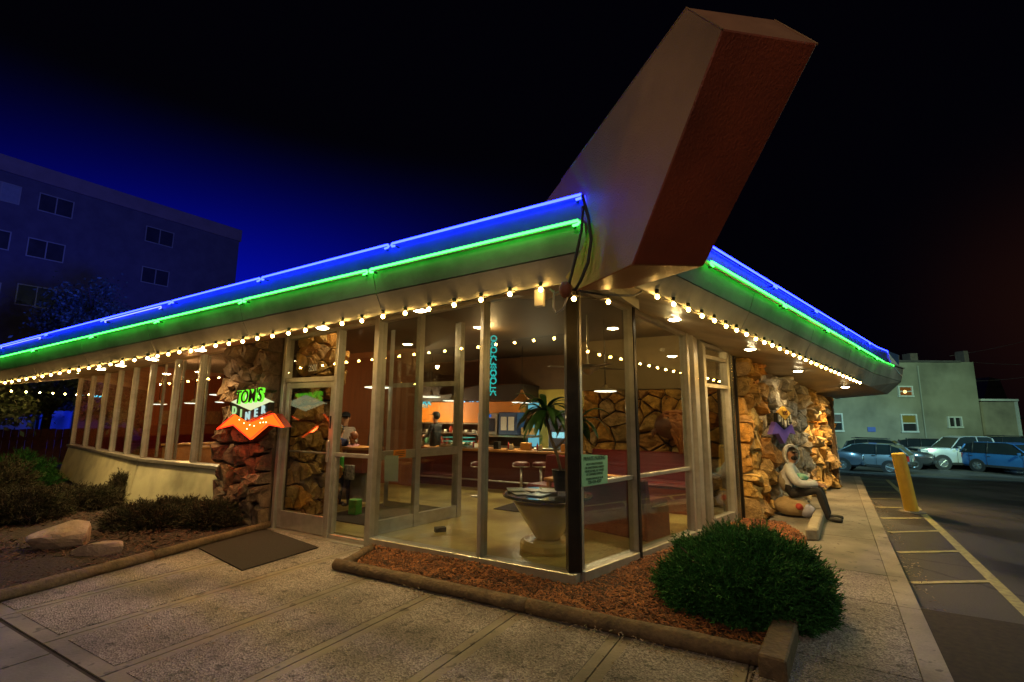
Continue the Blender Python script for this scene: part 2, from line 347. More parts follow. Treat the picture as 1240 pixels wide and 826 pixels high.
# base under the walks
b=MB(); base=[KP(-14,-12,0),KP(-14,KQ,0),KP(18.4,KQ,0),KP(18.4,-12,0)]
b.prism([(p[0],p[1],-.3) for p in base],(0,0,.288)); struct(b.build('ground_base',JOINT))
def slab(name,poly2,m,z0=-.05,z1=0.0,parent=None):
    b=MB(); b.prism([(p[0],p[1],z0) for p in poly2],(0,0,z1-z0)); o=b.build(name,m,parent); return o
def shrink_rect(u0,u1,v0,v1,ax,ay):
    return [ax*u0+ay*v0,ax*u1+ay*v0,ax*u1+ay*v1,ax*u0+ay*v1]
walk=struct(MB().add([tuple(eu*-6+ev*1.0+np.array([0,0,-.009])),tuple(eu*3+ev*1.0+np.array([0,0,-.009])),tuple(eu*3+ev*6+np.array([0,0,-.009])),tuple(eu*-6+ev*6+np.array([0,0,-.009]))],[(0,1,2,3)]).build('entrance_walkway',JOINT))
us=[-7.78,-6.85,-5.9,-4.96,-4.03,-3.12,-2.22,-1.3,-.4,.5,1.4,2.3,3.2]
timb_n=np.array([-.927,.376,0]); timb_c=float(timb_n@np.array([-4.80,4.94,0]))
KIN=KQ-1.02  # inner edge of side walk at this end
for i in range(len(us)-1):
    for (v0,v1) in [(1.66,9.0)]:
        g=.006
        # smooth frame slab
        poly=shrink_rect(us[i]+g,us[i+1]-g,v0+g,v1,eu,ev)
        poly=clip_poly(poly,timb_n,timb_c); 
        if len(poly)>2: poly=clip_poly(poly,kn,KQ-1.12)
        if len(poly)<3: continue
        slab('paving_slab',[p for p in poly],CON,parent=walk)
        poly=shrink_rect(us[i]+.085,us[i+1]-.085,v0+.12,v1,eu,ev)
        poly=clip_poly(poly,timb_n,timb_c-.08)
        if len(poly)>2: poly=clip_poly(poly,kn,KQ-1.2)
        if len(poly)>2: slab('aggregate_field',poly,AGG,-.04,.004,walk)
pub=struct(MB().add([tuple(eu*-9+ev*-6+np.array([0,0,-.0085])),tuple(eu*3+ev*-6+np.array([0,0,-.0085])),tuple(eu*3+ev*1.0+np.array([0,0,-.0085])),tuple(eu*-9+ev*1.0+np.array([0,0,-.0085]))],[(0,1,2,3)]).build('public_pavement',JOINT))
for i in range(-6,4):
    for j in range(0,4):
        g=.008; u0,v1=-4.715+1.5*i,1.64-1.5*j
        poly=shrink_rect(u0+g,u0+1.5-g,v1-1.5+g,v1-g,eu,ev); poly=clip_poly(poly,kn,KQ-1.12)
        if len(poly)>2: slab('pavement_slab',poly,CONP,parent=pub)
# side walk along the lot
side=struct(MB().add([KP(-12,KQ-1.1,-.009),KP(-12,KQ-.16,-.009),KP(18,KQ-.16,-.009),KP(18,KQ-1.1,-.009)],[(0,1,2,3)]).build('side_walk',JOINT))
SW=[ -8,-6.5,-5,-3.5,-2,-.5,1.1,2.75,4.4,5.95,7.0,8.9,10.9,12.9,15,18.3]
for a,c in zip(SW[:-1],SW[1:]):
    inner=KQ-1.1 if a<7 else KQ-(1.1+ (a-7)*.25)
    pl=[KP(a+.006,inner,0),KP(a+.006,KQ-.17,0),KP(c-.006,KQ-.17,0),KP(c-.006,inner,0)]
    slab('walk_slab',[np.array(p) for p in pl],AGG if a<7 else CONP,parent=side)
KERB=slab_mat('kerb_concrete',(.24,.21,.17),(.29,.25,.20),True)
for a,c in zip(SW[:-1],SW[1:]):
    pl=[KP(a+.004,KQ-.165,0),KP(a+.004,KQ,0),KP(c-.004,KQ,0),KP(c-.004,KQ-.165,0)]
    o=slab('kerb',[np.array(p) for p in pl],KERB,-.13,.003,side)

# ------------------------------------------------------------------ planting beds, logs, mulch
def pt(x,y,z=0): return ground(x,y,z)
L0=pt(407,683,.06); L1=pt(944,800,.06)
ax_=(L1-L0)/np.linalg.norm(L1-L0)
L0=L0.copy(); L1=L1.copy()
def log(name,p0,p1,r,label,cat='log',square=False,group=None,mm=None):
    t=thing(name,label,cat,p0); n=14; path=[]; k=9
    for i in range(k+1):
        p=np.array(p0)+(np.array(p1)-np.array(p0))*i/k; path.append(p)
    b=MB(); b.tube(path,[r*random.uniform(.93,1.04) for _ in path],n)
    # knots and flattening
    for i,v in enumerate(b.v):
        b.v[i]=(v[0]+random.uniform(-.004,.004),v[1]+random.uniform(-.004,.004),v[2]+random.uniform(-.004,.004))
    b.build('timber',mm or LOG,t,org=L_(t),smooth=True); return t
log('edging_log',L0,L0+(L1-L0)*.55,.062,'long round log edging the front of the mulch bed, the left length')
log('edging_log',L0+(L1-L0)*.553,L1,.068,'round log edging the front of the mulch bed, the right length below the green shrub')
log('edging_log',L0+ax_*.07+np.array([.03,.07,-.005]),pt(449,664,.05),.05,'short round log at the left end of the mulch bed by the entrance door')
e0=pt(935,808,.08); e1=pt(952,757,.08)
t=thing('edging_timber','stubby squared timber block at the right end of the front log','timber',e0)
b=MB(); d=(e1-e0)/np.linalg.norm(e1-e0); s_=np.array([d[1],-d[0],0])*.085
b.hexa([e0-s_-[0,0,.1],e0+s_-[0,0,.1],e1+s_-[0,0,.1],e1-s_-[0,0,.1],e0-s_+[0,0,.06],e0+s_+[0,0,.06],e1+s_+[0,0,.06],e1-s_+[0,0,.06]])
b.build('timber',LOG,t,org=L_(t),bevel=.012)
tA=pt(-60,738,.05); tB=pt(331,634,.05)
log('edging_log',tA+(tB-tA)*.48,tB,.055,'thin weathered log edging the dark shrub bed next to the door mat')
log('edging_log',tA,tA+(tB-tA)*.475,.06,'weathered log edging the shrub bed in front of the boulders')
# kerb blocks by the side walk where the man sits
bk0,bk1=pt(984,658),pt(1000,618)
t=thing('edging_block','pale squared stone block edging the bed beside the sitting man','block',bk0)
b=MB(); 
A0,A1=pt(976,655),pt(992,655); B0,B1=pt(988,626),pt(1000,626)
b.hexa([(*A0[:2],0),(*A1[:2],0),(*B1[:2],0),(*B0[:2],0),(*A0[:2],.16),(*A1[:2],.16),(*B1[:2],.16),(*B0[:2],.16)])
b.build('block',mat('pale_stone',(.36,.31,.23),.8,0,(.25,.21,.15),7,.6),t,org=L_(t),bevel=.02)
bedF=[PA(2.78,.06,0),PA(-.02,.06,0),PB(0,.06,0),PB(4.6,.06,0),PB(4.7,.62,0),A0+0,A0*.995+np.array([-.05,-.1,0]),KP(e1@kd,e1@kn+.03,0),L1+np.array([.05,.1,0]),L0+np.array([.05,.06,0]),pt(449,664)]
bedF=[np.array([p[0],p[1],0]) for p in bedF]
b=MB(); b.prism([(p[0],p[1],-.02) for p in bedF],(0,0,.045)); struct(b.build('mulch_bed_soil',SOIL))
bedL=[tA,tB,PA(4.95,.05,0),PA(9.15,.3,0),P2(6.6,.5,0),np.array([-16,14,0]),np.array([-20,6,0])]
b=MB(); b.prism([(p[0],p[1],-.02) for p in bedL],(0,0,.04)); struct(b.build('shrub_bed_soil',SOIL))
def inside(p,poly):
    c=False; j=len(poly)-1
    for i in range(len(poly)):
        a,b_=poly[i],poly[j]
        if (a[1]>p[1])!=(b_[1]>p[1]) and p[0]<(b_[0]-a[0])*(p[1]-a[1])/(b_[1]-a[1])+a[0]: c=not c
        j=i
    return c
def chips(name,poly,n,z,m,sz=.02,box=None):
    xs=[p[0] for p in poly]; ys=[p[1] for p in poly]; vs=[];fs=[]; k=0
    x0,x1,y0,y1=box or(min(xs),max(xs),min(ys),max(ys)); 
    while k<n:
        x=random.uniform(x0,x1); y=random.uniform(y0,y1)
        if not inside((x,y),poly): continue
        k+=1; hump=.03*math.sin(x*2.1)*math.cos(y*1.7)
        c=Vector((x,y,z+hump+random.random()*.022)); a=random.uniform(0,2*PI); u=Vector((math.cos(a),math.sin(a),random.uniform(-.45,.45)))*sz*random.uniform(.6,1.8); v=Vector((-math.sin(a),math.cos(a),random.uniform(-.5,.5)))*sz*random.uniform(.25,.5)
        h=Vector((0,0,.004)); b0=len(vs); vs+=[c-u-v,c+u-v*.6,c+u*.8+v,c-u*.8+v*.7,c+h]
        fs+=[(b0,b0+1,b0+4),(b0+1,b0+2,b0+4),(b0+2,b0+3,b0+4),(b0+3,b0,b0+4)]
    me=bpy.data.meshes.new(name); me.from_pydata([tuple(q) for q in vs],[],fs); me.materials.append(m); o=bpy.data.objects.new(name,me); C.objects.link(o); return stuff(o)
o=chips('bark_mulch',bedF,26000,.035,MULCH); tag(o,'reddish bark chip mulch filling the bed below the corner glass','mulch')
o=chips('bed_mulch',bedL,9000,.022,mat('dark_chip',(.07,.028,.018),.85,0,(.035,.015,.01),3,island=True),.026,box=(-7.5,-3,4.4,8.6)); tag(o,'dark mulch around the boulders and shrubs','mulch')

# ------------------------------------------------------------------ shrubs
def shrub(label,c,rx,ry,h,n,m,seed,name='juniper_shrub',cat='shrub',spray=.10,z0=0,spiky=0,group=None,nb=4,rag=.35):
    rnd=np.random.RandomState(seed)
    t=thing(name,label,cat,(c[0],c[1],z0),group=group)
    # woody core
    b=MB()
    for k in range(9):
        a=rnd.uniform(0,2*PI); r=rnd.uniform(.3,.8)
        b.tube([(0,0,0),(rx*r*.5*math.cos(a),ry*r*.5*math.sin(a),h*.4),(rx*r*math.cos(a),ry*r*math.sin(a),h*rnd.uniform(.6,.85))],[.025,.015,.006],5)
    b.build('stem',BARK,t)
    lobes=[(rnd.uniform(0,2*PI),rnd.uniform(.05,1),rnd.uniform(.14,.30)) for _ in range(34)]
    nn=12; nc=n//nn
    th=rnd.uniform(0,2*PI,nc); cz=rnd.uniform(0.0,1,nc)**.85; rr=np.clip(1-np.abs(rnd.normal(0,.17,nc)),.35,1.04)
    sp=np.sqrt(1-cz**2*.98)
    d=np.stack([sp*np.cos(th),sp*np.sin(th),cz],1)
    lump=np.ones(nc)
    for a,zz,wd in lobes:
        ld=np.array([math.sqrt(max(0,1-zz*zz))*math.cos(a),math.sqrt(max(0,1-zz*zz))*math.sin(a),zz]); lump=np.maximum(lump,1+np.exp((d@ld-1)/(wd*wd*.5))*rag)
    lump/=np.percentile(lump,88)
    base=d*rr[:,None]*lump[:,None]*np.array([rx,ry,h])
    D_=d*np.array([1,1,.5])+rnd.normal(0,.38,(nc,3)); D_[:,2]+=.35+spiky; D_/=np.linalg.norm(D_,axis=1)[:,None]
    tl=spray*rnd.uniform(.8,2.2,nc)
    base=np.repeat(base,nn,0); Dn=np.repeat(D_,nn,0); tln=np.repeat(tl,nn); k=np.tile(np.arange(nn)/nn,nc); N_=nc*nn
    pr_=np.cross(Dn,rnd.normal(0,1,(N_,3))); pr_/=np.linalg.norm(pr_,axis=1)[:,None]
    dd=Dn*.75+pr_*.75*(1-k[:,None]*.5); dd/=np.linalg.norm(dd,axis=1)[:,None]; ln=spray*.62*(1.15-k*.5)*rnd.uniform(.7,1.2,N_)
    sd=np.cross(dd,rnd.normal(0,1,(N_,3))); sd/=np.linalg.norm(sd,axis=1)[:,None]; wd=ln*.13
    a=base+Dn*(tln*k)[:,None]; vs=np.zeros((N_*3,3)); vs[0::3]=a-sd*wd[:,None]; vs[1::3]=a+sd*wd[:,None]; vs[2::3]=a+dd*ln[:,None]
    vs[:,2]=np.maximum(vs[:,2],.01); n=N_; nb=1
    me=bpy.data.meshes.new('foliage'); N3=n*nb
    me.from_pydata(vs.tolist(),[],[(3*i,3*i+1,3*i+2) for i in range(N3)]); me.materials.append(m)
    o=bpy.data.objects.new('foliage',me); C.objects.link(o); o.parent=t
    # dark core ball closing off the inside
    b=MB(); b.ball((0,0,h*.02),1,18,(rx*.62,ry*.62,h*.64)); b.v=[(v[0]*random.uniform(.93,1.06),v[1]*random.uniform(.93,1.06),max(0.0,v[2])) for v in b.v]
    b.build('dark_core',mat('dark_core',(.012,.016,.006),.95,0,(.02,.02,.01),14,1,30),t,smooth=True)
    return t
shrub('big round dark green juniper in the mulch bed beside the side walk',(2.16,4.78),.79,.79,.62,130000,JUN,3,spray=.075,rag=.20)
LS=[((258,638),.40,.36,.30,'low dull juniper against the foot of the left stone wall',0),
    ((215,630),.45,.38,.24,'low dull juniper in front of the cream low wall, nearest the stone wall',.3),
    ((155,604),.38,.34,.42,'upright spiky shrub rising in front of the bend of the cream low wall',.9),
    ((92,616),.75,.6,.32,'broad dark shrub behind the pale boulder',0),
    ((18,632),.7,.6,.42,'dark shrub at the left edge behind the boulders',0),
    ((-25,612),.9,.9,.75,'tall dark shrub cut by the left edge of the picture',0),
    ((178,640),.62,.45,.28,'low dark ground shrub right of the boulders',.1),
    ((8,590),1.1,.9,.70,'greenish bush further back at the left, below the eave',.2)]
for i,(q,rx,ry,h,lb,spk) in enumerate(LS):
    p=pt(*q); shrub(lb,p,rx,ry,h,26000,JUN2 if i!=7 else JUN,20+i,spray=.10,spiky=spk,rag=.35)
# boulders
def boulder(label,c,sx,sy,sz,seed,rz,m):
    rnd=random.Random(seed); t=thing('boulder',label,'boulder',(c[0],c[1],0),rz)
    bm=bmesh.new(); bmesh.ops.create_icosphere(bm,subdivisions=3,radius=1)
    ds=[(Vector((rnd.gauss(0,1),rnd.gauss(0,1),rnd.gauss(0,.8)+.2)).normalized(),rnd.uniform(.55,.88)) for _ in range(20)]
    for v in bm.verts:
        for d,c_ in ds:
            k=v.co.dot(d)
            if k>c_: v.co-=d*(k-c_)*.93
        v.co*=1+.03*math.sin(v.co.x*9+seed)*math.cos(v.co.y*8)+rnd.uniform(-.018,.018)
        v.co=Vector((v.co.x*sx,v.co.y*sy,max(0,(v.co.z*.8+.45)*sz)))
    me=bpy.data.meshes.new('rock'); bm.to_mesh(me); bm.free(); me.materials.append(m)
    o=bpy.data.objects.new('rock',me); C.objects.link(o); o.parent=t; return t
ROCK=mat('sandstone',(.46,.34,.25),.85,0,(.26,.18,.13),6,.9,14)
boulder('large pale pink boulder lying in front of the dark shrubs',pt(72,664),.40,.30,.30,4,.2,ROCK)
boulder('flatter smaller boulder just right of the large pale one',pt(122,672),.34,.22,.16,9,.1,mat('brown_rock',(.33,.23,.17),.85,0,(.18,.12,.09),6,.9,14))

# ------------------------------------------------------------------ THE DINER
diner=thing('diner','single storey diner with slanting roof prow, glass corner and stone walls','diner',K)
OD=L_(diner)
def D(b,name,m,bevel=0,smooth=False,parent=None): return b.build(name,m,parent or diner,org=OD,bevel=bevel,smooth=smooth)
# floor
FLOOR=None
def floor_mat():
    m=bpy.data.materials.new('polished_floor'); m.use_nodes=True; t=m.node_tree; b=t.nodes['Principled BSDF']; L=t.links.new
    co=t.nodes.new('ShaderNodeTexCoord'); n=t.nodes.new('ShaderNodeTexNoise'); n.inputs['Scale'].default_value=1.6; n.inputs['Detail'].default_value=8; L(co.outputs['Object'],n.inputs['Vector'])
    cr=t.nodes.new('ShaderNodeValToRGB'); cr.color_ramp.elements[0].position=.35; cr.color_ramp.elements[0].color=(.20,.145,.04,1); cr.color_ramp.elements[1].position=.62; cr.color_ramp.elements[1].color=(.44,.37,.14,1); L(n.outputs[0],cr.inputs[0])
    L(cr.outputs[0],b.inputs['Base Color']); b.inputs['Roughness'].default_value=.28
    f=t.nodes.new('ShaderNodeTexNoise'); f.inputs['Scale'].default_value=25; f.inputs['Detail'].default_value=6; L(co.outputs['Object'],f.inputs['Vector']); bp=t.nodes.new('ShaderNodeBump'); bp.inputs['Strength'].default_value=.25; bp.inputs['Distance'].default_value=.01; L(f.outputs[0],bp.inputs['Height']); L(bp.outputs[0],b.inputs['Normal'])
    return m
BACK=[np.array([-9.5,21,0]),np.array([9,16.5,0])]
fpoly=[PA(0,-.01,0),PA(9.15,-.01,0),P2(6.6,-.01,0),BACK[0],BACK[1],PB(11,-.01,0),PB(0,-.01,0)]
b=MB(); b.prism([(p[0],p[1],.0) for p in fpoly],(0,0,.09)); D(b,'floor',floor_mat())
b=MB(); b.prism([(p[0],p[1],3.3) for p in fpoly],(0,0,.08)); D(b,'ceiling',mat('brown_ceiling',(.055,.036,.018),.6,0,(.04,.025,.012),3))
WALLB=mat('brown_wall',(.07,.035,.015),.6,0,(.05,.025,.01),4,.1)
b=MB(); 
for p,q in zip([BACK[0],BACK[1]],[BACK[1],PB(11,-.05,0)]):
    d=(q-p)/np.linalg.norm(q-p); n=np.array([-d[1],d[0],0])*.06
    b.hexa([p-n,p+n,q+n,q-n,p-n+[0,0,3.5],p+n+[0,0,3.5],q+n+[0,0,3.5],q-n+[0,0,3.5]])
D(b,'back_wall',WALLB)
# header above glass
b=MB(); b.fbox(PA,0.0,9.15,-.12,.0,zhA,3.45); b.fbox(P2,0,6.6,-.12,.0,lambda s:2.69-.0*s,3.45); b.fbox(PB,.06,11,-.12,.0,zhB,3.45); D(b,'header',SOFF)
# soffit: from the head of the glass out to the bulb line, and the corner piece
OA,OB=1.12,1.15
SA=[-.89,-.3,.5,1.5,2.5,3.5,4.5,5.5,6.5,7.5,8.5,9.5,10.5,12,13.5,15.6]
SBl=[-.85,-.3,.5,1.5,2.5,3.5,4.5,5.5,6.5,7.5,8.5,9.5,10.5,11.3,12.05]
def headA(s):
    if s<0: return K+np.array([0,0,3.2])
    if s<=9.15: return PA(s,0,zhA(s))
    q=(s-9.15)/(15.6-9.15)*6.9; return P2(q,0,2.69)
b=MB()
for s0,s1 in zip(SA[:-1],SA[1:]):
    b.add([headA(s0),headA(s1),PA(s1,OA,zbA(s1)),PA(s0,OA,zbA(s0))],[(0,1,2,3)])
for s0,s1 in zip(SBl[:-1],SBl[1:]):
    h=lambda s:K+np.array([0,0,3.22]) if s<0 else PB(s,0,zhB(min(s,9.8)))
    b.add([h(s0),h(s1),PB(s1,OB,zbB(s1)),PB(s0,OB,zbB(s0))],[(0,3,2,1)])
so=D(b,'soffit',SOFF)
# fascia panels
def profA(s):
    k=1+.012*s; z=zbA(s); return [(OA,z),(OA+.12,z+.205*k),(OA+.19,z+.43*k),(OA+.10,z+.45*k),(OA+.13,z+.69*k),(OA-.05,z+.70*k)]
def profB(s):
    k=1+.045*s; z=zbB(s)
    fl=max(0,s-10.4)*.12
    return [(OB,z),(OB+.12+fl,z+.205*k),(OB+.20+fl,z+.43*k+0.0*s),(OB+.11+fl,z+.45*k),(OB+.14+fl,z+.66*k),(OB-.05,z+.67*k)]
def panels(P,prof,ss,name_low,name_up,gap=.006):
    for s0,s1 in zip(ss[:-1],ss[1:]):
        a=prof(s0+gap);c=prof(s1-gap)
        for (i,nm) in((0,name_low),(1,name_up)):
            q=[P(s0+gap,a[i][0],a[i][1]+(.006 if i else 0)),P(s1-gap,c[i][0],c[i][1]+(.006 if i else 0)),P(s1-gap,c[i+1][0],c[i+1][1]-.006),P(s0+gap,a[i+1][0],a[i+1][1]-.006)]
            inw=(P(0,0,0)-P(0,1,0))*.03
            b=MB(); b.hexa([q[0],q[1],q[1]+inw,q[0]+inw,q[3],q[2],q[2]+inw,q[3]+inw]); D(b,nm,FASC)
def joints(s0,s1,step):
    o=[s0]; 
    while o[-1]+step<s1-.3: o.append(o[-1]+step)
    return o+[s1]
jA=joints(-.68,15.6,2.4); jB=joints(-.8,12.05,2.6)
panels(PA,profA,jA,'eave_panel','fascia_panel'); panels(PB,profB,jB,'eave_panel','fascia_panel')
b=MB()
def loftstrip(P,prof,ss,i0,i1,b):
    for s0,s1 in zip(ss[:-1],ss[1:]):
        a,c=prof(s0),prof(s1)
        for i in range(i0,i1): b.add([P(s0,a[i][0],a[i][1]),P(s1,c[i][0],c[i][1]),P(s1,c[i+1][0],c[i+1][1]),P(s0,a[i+1][0],a[i+1][1])],[(0,1,2,3)])
loftstrip(PA,profA,jA,2,5,b); loftstrip(PB,profB,jB,2,5,b); D(b,'neon_band',mat('neon_band_metal',(.03,.07,.16),.5,0,(.02,.05,.12),3,.1,60))
b=MB()
for P,prof,ss,o_ in((PA,profA,jA,-.028),(PB,profB,jB,-.028)):   # dark backing behind the panel joints
    for s0,s1 in zip(ss[:-1],ss[1:]):
        a,c=prof(s0),prof(s1)
        for i in(0,1): b.add([P(s0,a[i][0]+o_,a[i][1]),P(s1,c[i][0]+o_,c[i][1]),P(s1,c[i+1][0]+o_,c[i+1][1]),P(s0,a[i+1][0]+o_,a[i+1][1])],[(0,1,2,3)])
D(b,'panel_backing',BLACK)
# lip carrying the green tube
b=MB()
for P,prof,ss in((PA,profA,jA),(PB,profB,jB)):
    for s0,s1 in zip(ss[:-1],ss[1:]):
        a,c=prof(s0),prof(s1); 
        b.hexa([P(s0,a[2][0]-.09,a[2][1]-.012),P(s1,c[2][0]-.09,c[2][1]-.012),P(s1,c[2][0]+.03,c[2][1]-.012),P(s0,a[2][0]+.03,a[2][1]-.012),
                P(s0,a[2][0]-.09,a[2][1]+.012),P(s1,c[2][0]-.09,c[2][1]+.012),P(s1,c[2][0]+.03,c[2][1]+.012),P(s0,a[2][0]+.03,a[2][1]+.012)])
D(b,'fascia_lip',FASC)
# roof deck
b=MB(); top=[]
ra=[PA(s,profA(s)[5][0],profA(s)[5][1]) for s in(-.66,4,9,15.6)]; rb=[PB(s,profB(s)[5][0],profB(s)[5][1]) for s in(-.8,4,8,12.05)]
back=[PB(12.05,-1,3.0),np.array([9.5,17.5,3.1]),np.array([-9,22,3.1]),P2(6.9,-2,3.2)]
ctr=np.array([0,12,3.5])
ring=ra[::-1]+rb+back
b.add(ring+[ctr],[(i,(i+1)%len(ring),len(ring)) for i in range(len(ring))]); D(b,'roof',mat('roof_felt',(.05,.05,.055),.9,0,(.08,.08,.08),4))
pa_=profA(-.66)
b=MB(); b.prism([PA(-.66,-.3,2.86)]+[PA(-.66,o_,z_) for o_,z_ in pa_[:5]]+[PA(-.66,-.3,pa_[4][1]+.02)],-dA*.02); D(b,'eave_end',FASC)
# end face of the right eave
pe=profB(12.05)
b=MB(); b.prism([PB(12.05,0,2.3)]+[PB(12.05,o_,z_) for o_,z_ in pe[:5]]+[PB(12.05,0,3.0)],dB*.05); D(b,'eave_end',SOFF)
# coloured panel on the end of the neon band, right
def art_mat():
    m=bpy.data.materials.new('mural_panel'); m.use_nodes=True; t=m.node_tree; b=t.nodes['Principled BSDF']; L=t.links.new
    co=t.nodes.new('ShaderNodeTexCoord'); v=t.nodes.new('ShaderNodeTexVoronoi'); v.inputs['Scale'].default_value=3.2; L(co.outputs['Object'],v.inputs['Vector'])
    s=t.nodes.new('ShaderNodeSeparateColor'); L(v.outputs['Color'],s.inputs[0])
    cr=t.nodes.new('ShaderNodeValToRGB'); e=cr.color_ramp.elements; e[0].color=(.15,.5,.6,1); e[1].color=(.10,.35,.5,1)
    for p,c in((.3,(.6,.62,.55,1)),(.55,(.65,.35,.15,1)),(.75,(.25,.55,.65,1))): x=e.new(p); x.color=c
    L(s.outputs[0],cr.inputs[0]); L(cr.outputs[0],b.inputs['Base Color']); b.inputs['Roughness'].default_value=.3; return m
b=MB(); f=lambda s,i,dz=0,do=.04:PB(s,profB(s)[i][0]+do,profB(s)[i][1]+dz)
b.hexa([f(10.95,2,-.02),f(12.05,1,.12),PB(12.05,profB(12.05)[1][0],profB(12.05)[1][1]+.12),PB(10.95,profB(10.95)[2][0],profB(10.95)[2][1]-.02),f(10.95,4,-.02),f(12.05,3,-.02),PB(12.05,profB(12.05)[3][0],profB(12.05)[3][1]-.02),PB(10.95,profB(10.95)[4][0],profB(10.95)[4][1]-.02)])
D(b,'mural_panel',art_mat())
# neon tubes (parts of the building), with end caps
def neon(P,prof,s0,s1,which,m):
    def pos(s):
        p=prof(s)
        if which=='blue': return P(s,p[4][0]+.045,p[4][1]-.005)
        if which=='blue2': return P(s,p[4][0]+.045,p[4][1]-.045)
        return P(s,p[2][0]+.058,p[2][1]-.004)
    n=max(2,int((s1-s0)/.8)); path=[pos(s0+(s1-s0)*i/n) for i in range(n+1)]
    dd=(path[1]-path[0]); dd=dd/np.linalg.norm(dd); dn=np.array([0,0,-.035])
    pre=[path[0]+dd*.045+dn,path[0]+dd*.0+dn*.9,path[0]-dd*.012+dn*.5]; post=[path[-1]+dd*.012+dn*.5,path[-1]+dn*.9,path[-1]-dd*.045+dn]
    b=MB(); b.tube(pre+path+post,.0115 if which!='blue2' else .008,7); o=D(b,'neon_tube',m,smooth=True)
    for e in(pre[0],post[-1]): b=MB(); b.tube([e,e-(P(0,1,0)-P(0,0,0))*.05],.012,6); D(b,'tube_holder',BLACK,parent=o)
    for i in range(1,n): b=MB(); b.tube([path[i],path[i]-(P(0,1,0)-P(0,0,0))*.05],.006,5); D(b,'tube_holder',BLACK,parent=o)
    return o
bA=[-.68,1.5,3.72,5.9,8.15,10.6,13.2,15.5]
for a,c in zip(bA[:-1],bA[1:]): neon(PA,profA,a+.03,c-.03,'blue',BLUE)
for a,c in((5.9,8.15),(10.6,13.2)): neon(PA,profA,a+.3,c-.1,'blue2',emis('pale_blue_neon',(.25,.3,1),2.5))
gA=[-.68,1.72,3.95,6.1,8.3,10.9,13.4,15.5]
for a,c in zip(gA[:-1],gA[1:]): neon(PA,profA,a+.03,c-.03,'green',GREEN)
bB=[.42,2.62,4.6,6.7,9.0,10.95]
for a,c in zip(bB[:-1],bB[1:]): neon(PB,profB,a+.03,c-.03,'blue',BLUE)
gB=[.40,2.7,4.9,7.3,9.2,11.0]
for a,c in zip(gB[:-1],gB[1:]): neon(PB,profB,a+.03,c-.03,'green',GREEN)
# the slanting roof prow
Lf=[(.593,4.444,2.86),(.955,3.745,2.892),(1.337,2.782,4.159),(1.226,3.062,4.579),(.514,4.856,4.184),(-.15,6.5,3.83),(-.15,6.5,3.3),(.45,4.8,3.2)]
Rf=[(1.12,4.49,2.90),(1.575,3.862,2.925),(2.029,2.911,4.167),(1.926,3.193,4.603),(1.15,4.98,4.20),(.49,6.62,3.85),(.49,6.62,3.3),(1.08,4.9,3.2)]
Lf=[tuple(CAM+.885*(np.array(p)-CAM)) for p in Lf]; Rf=[tuple(CAM+.885*(np.array(p)-CAM)) for p in Rf]
prow=MB()
pr=diner
n=len(Lf); prow.add(Lf+Rf,[]); prow.f=[]; prow.m=[]
def pf(f,mi): prow.f.append(f); prow.m.append(mi)
pf(tuple(range(n)),0); pf(tuple(range(n,2*n))[::-1],0)
for i in range(n):
    j=(i+1)%n; pf((i,j,j+n,i+n),{0:2,1:1,2:3}.get(i,0))
prow.build('roof_prow',[PROWL,PROWR,PROWU,mat('prow_cap',(.30,.14,.07),.6,0,(.22,.10,.05),4,.2,50)],diner,org=OD,bevel=.008)
b=MB(); b.tube([Lf[2],Lf[3],Lf[4]],.006,5); b.tube([Rf[2],Rf[3],Rf[4]],.006,5); D(b,'prow_edge_trim',PROWL)

# ---- glazing members, facade A
def mull(P,s,w_,d_,z0,z1,m=ALU,name='mullion',o=0): b=MB(); b.fbox(P,s-w_/2,s+w_/2,o-d_/2,o+d_/2,z0,z1); return D(b,name,m,bevel=.006)
b=MB(); b.fbox(PA,-.05,2.83,-.08,.08,-.03,.12); D(b,'sill',ALU,bevel=.006)
b=MB(); b.fbox(PB,0.085,2.9,-.08,.08,-.03,.12); D(b,'sill',ALU,bevel=.006)
cc=K+np.array([0,0,0]); b=MB(); b.box((cc[0]+.0,cc[1]+.03,1.72),(.13,.13,3.2),.12); D(b,'corner_column',DARKM,bevel=.006)
b=MB(); b.fbox(PB,.085,.125,-.03,.045,.12,3.2); D(b,'mullion',ALU)
mull(PA,1.13,.055,.15,-.02,zhA); mull(PA,2.87,.085,.17,0,zhA); mull(PA,3.67,.06,.14,0,zhA); mull(PA,4.87,.07,.14,0,zhA)
b=MB()
for s0,s1 in((.08,1.10),(1.16,2.82),(2.92,3.64),(3.7,4.83)): b.fbox(PA,s0,s1,-.05,.05,lambda s:zhA(s)-.06,zhA)
D(b,'head_rail',ALU,bevel=.004)
b=MB(); b.fbox(PA,2.92,3.64,-.05,.05,0.01,.07); b.fbox(PA,2.92,3.64,-.04,.04,1.115,1.165); b.fbox(PA,2.915,2.965,-.04,.04,.07,1.11); b.fbox(PA,3.59,3.64,-.04,.04,.07,1.11); D(b,'sidelight_rail',ALU,bevel=.004)
b=MB(); b.fbox(PA,3.7,4.83,-.05,.05,2.19,2.26); D(b,'door_header',ALU,bevel=.004)
def pane(P,s0,s1,z0,z1,o=0): b=MB(); b.fbox(P,s0,s1,o-.004,o+.004,z0,z1); return D(b,'glass_pane',GLASS)
pane(PA,.06,1.10,.12,lambda s:zhA(s)-.06); pane(PA,1.16,2.82,.12,lambda s:zhA(s)-.06)
pane(PA,2.965,3.59,.07,1.115); pane(PA,2.92,3.64,1.165,lambda s:zhA(s)-.06); pane(PA,3.7,4.83,2.26,lambda s:zhA(s)-.06)
b=MB(); b.fbox(PA,2.9,4.9,-.1,.14,-.03,.012); D(b,'door_threshold',ALU)
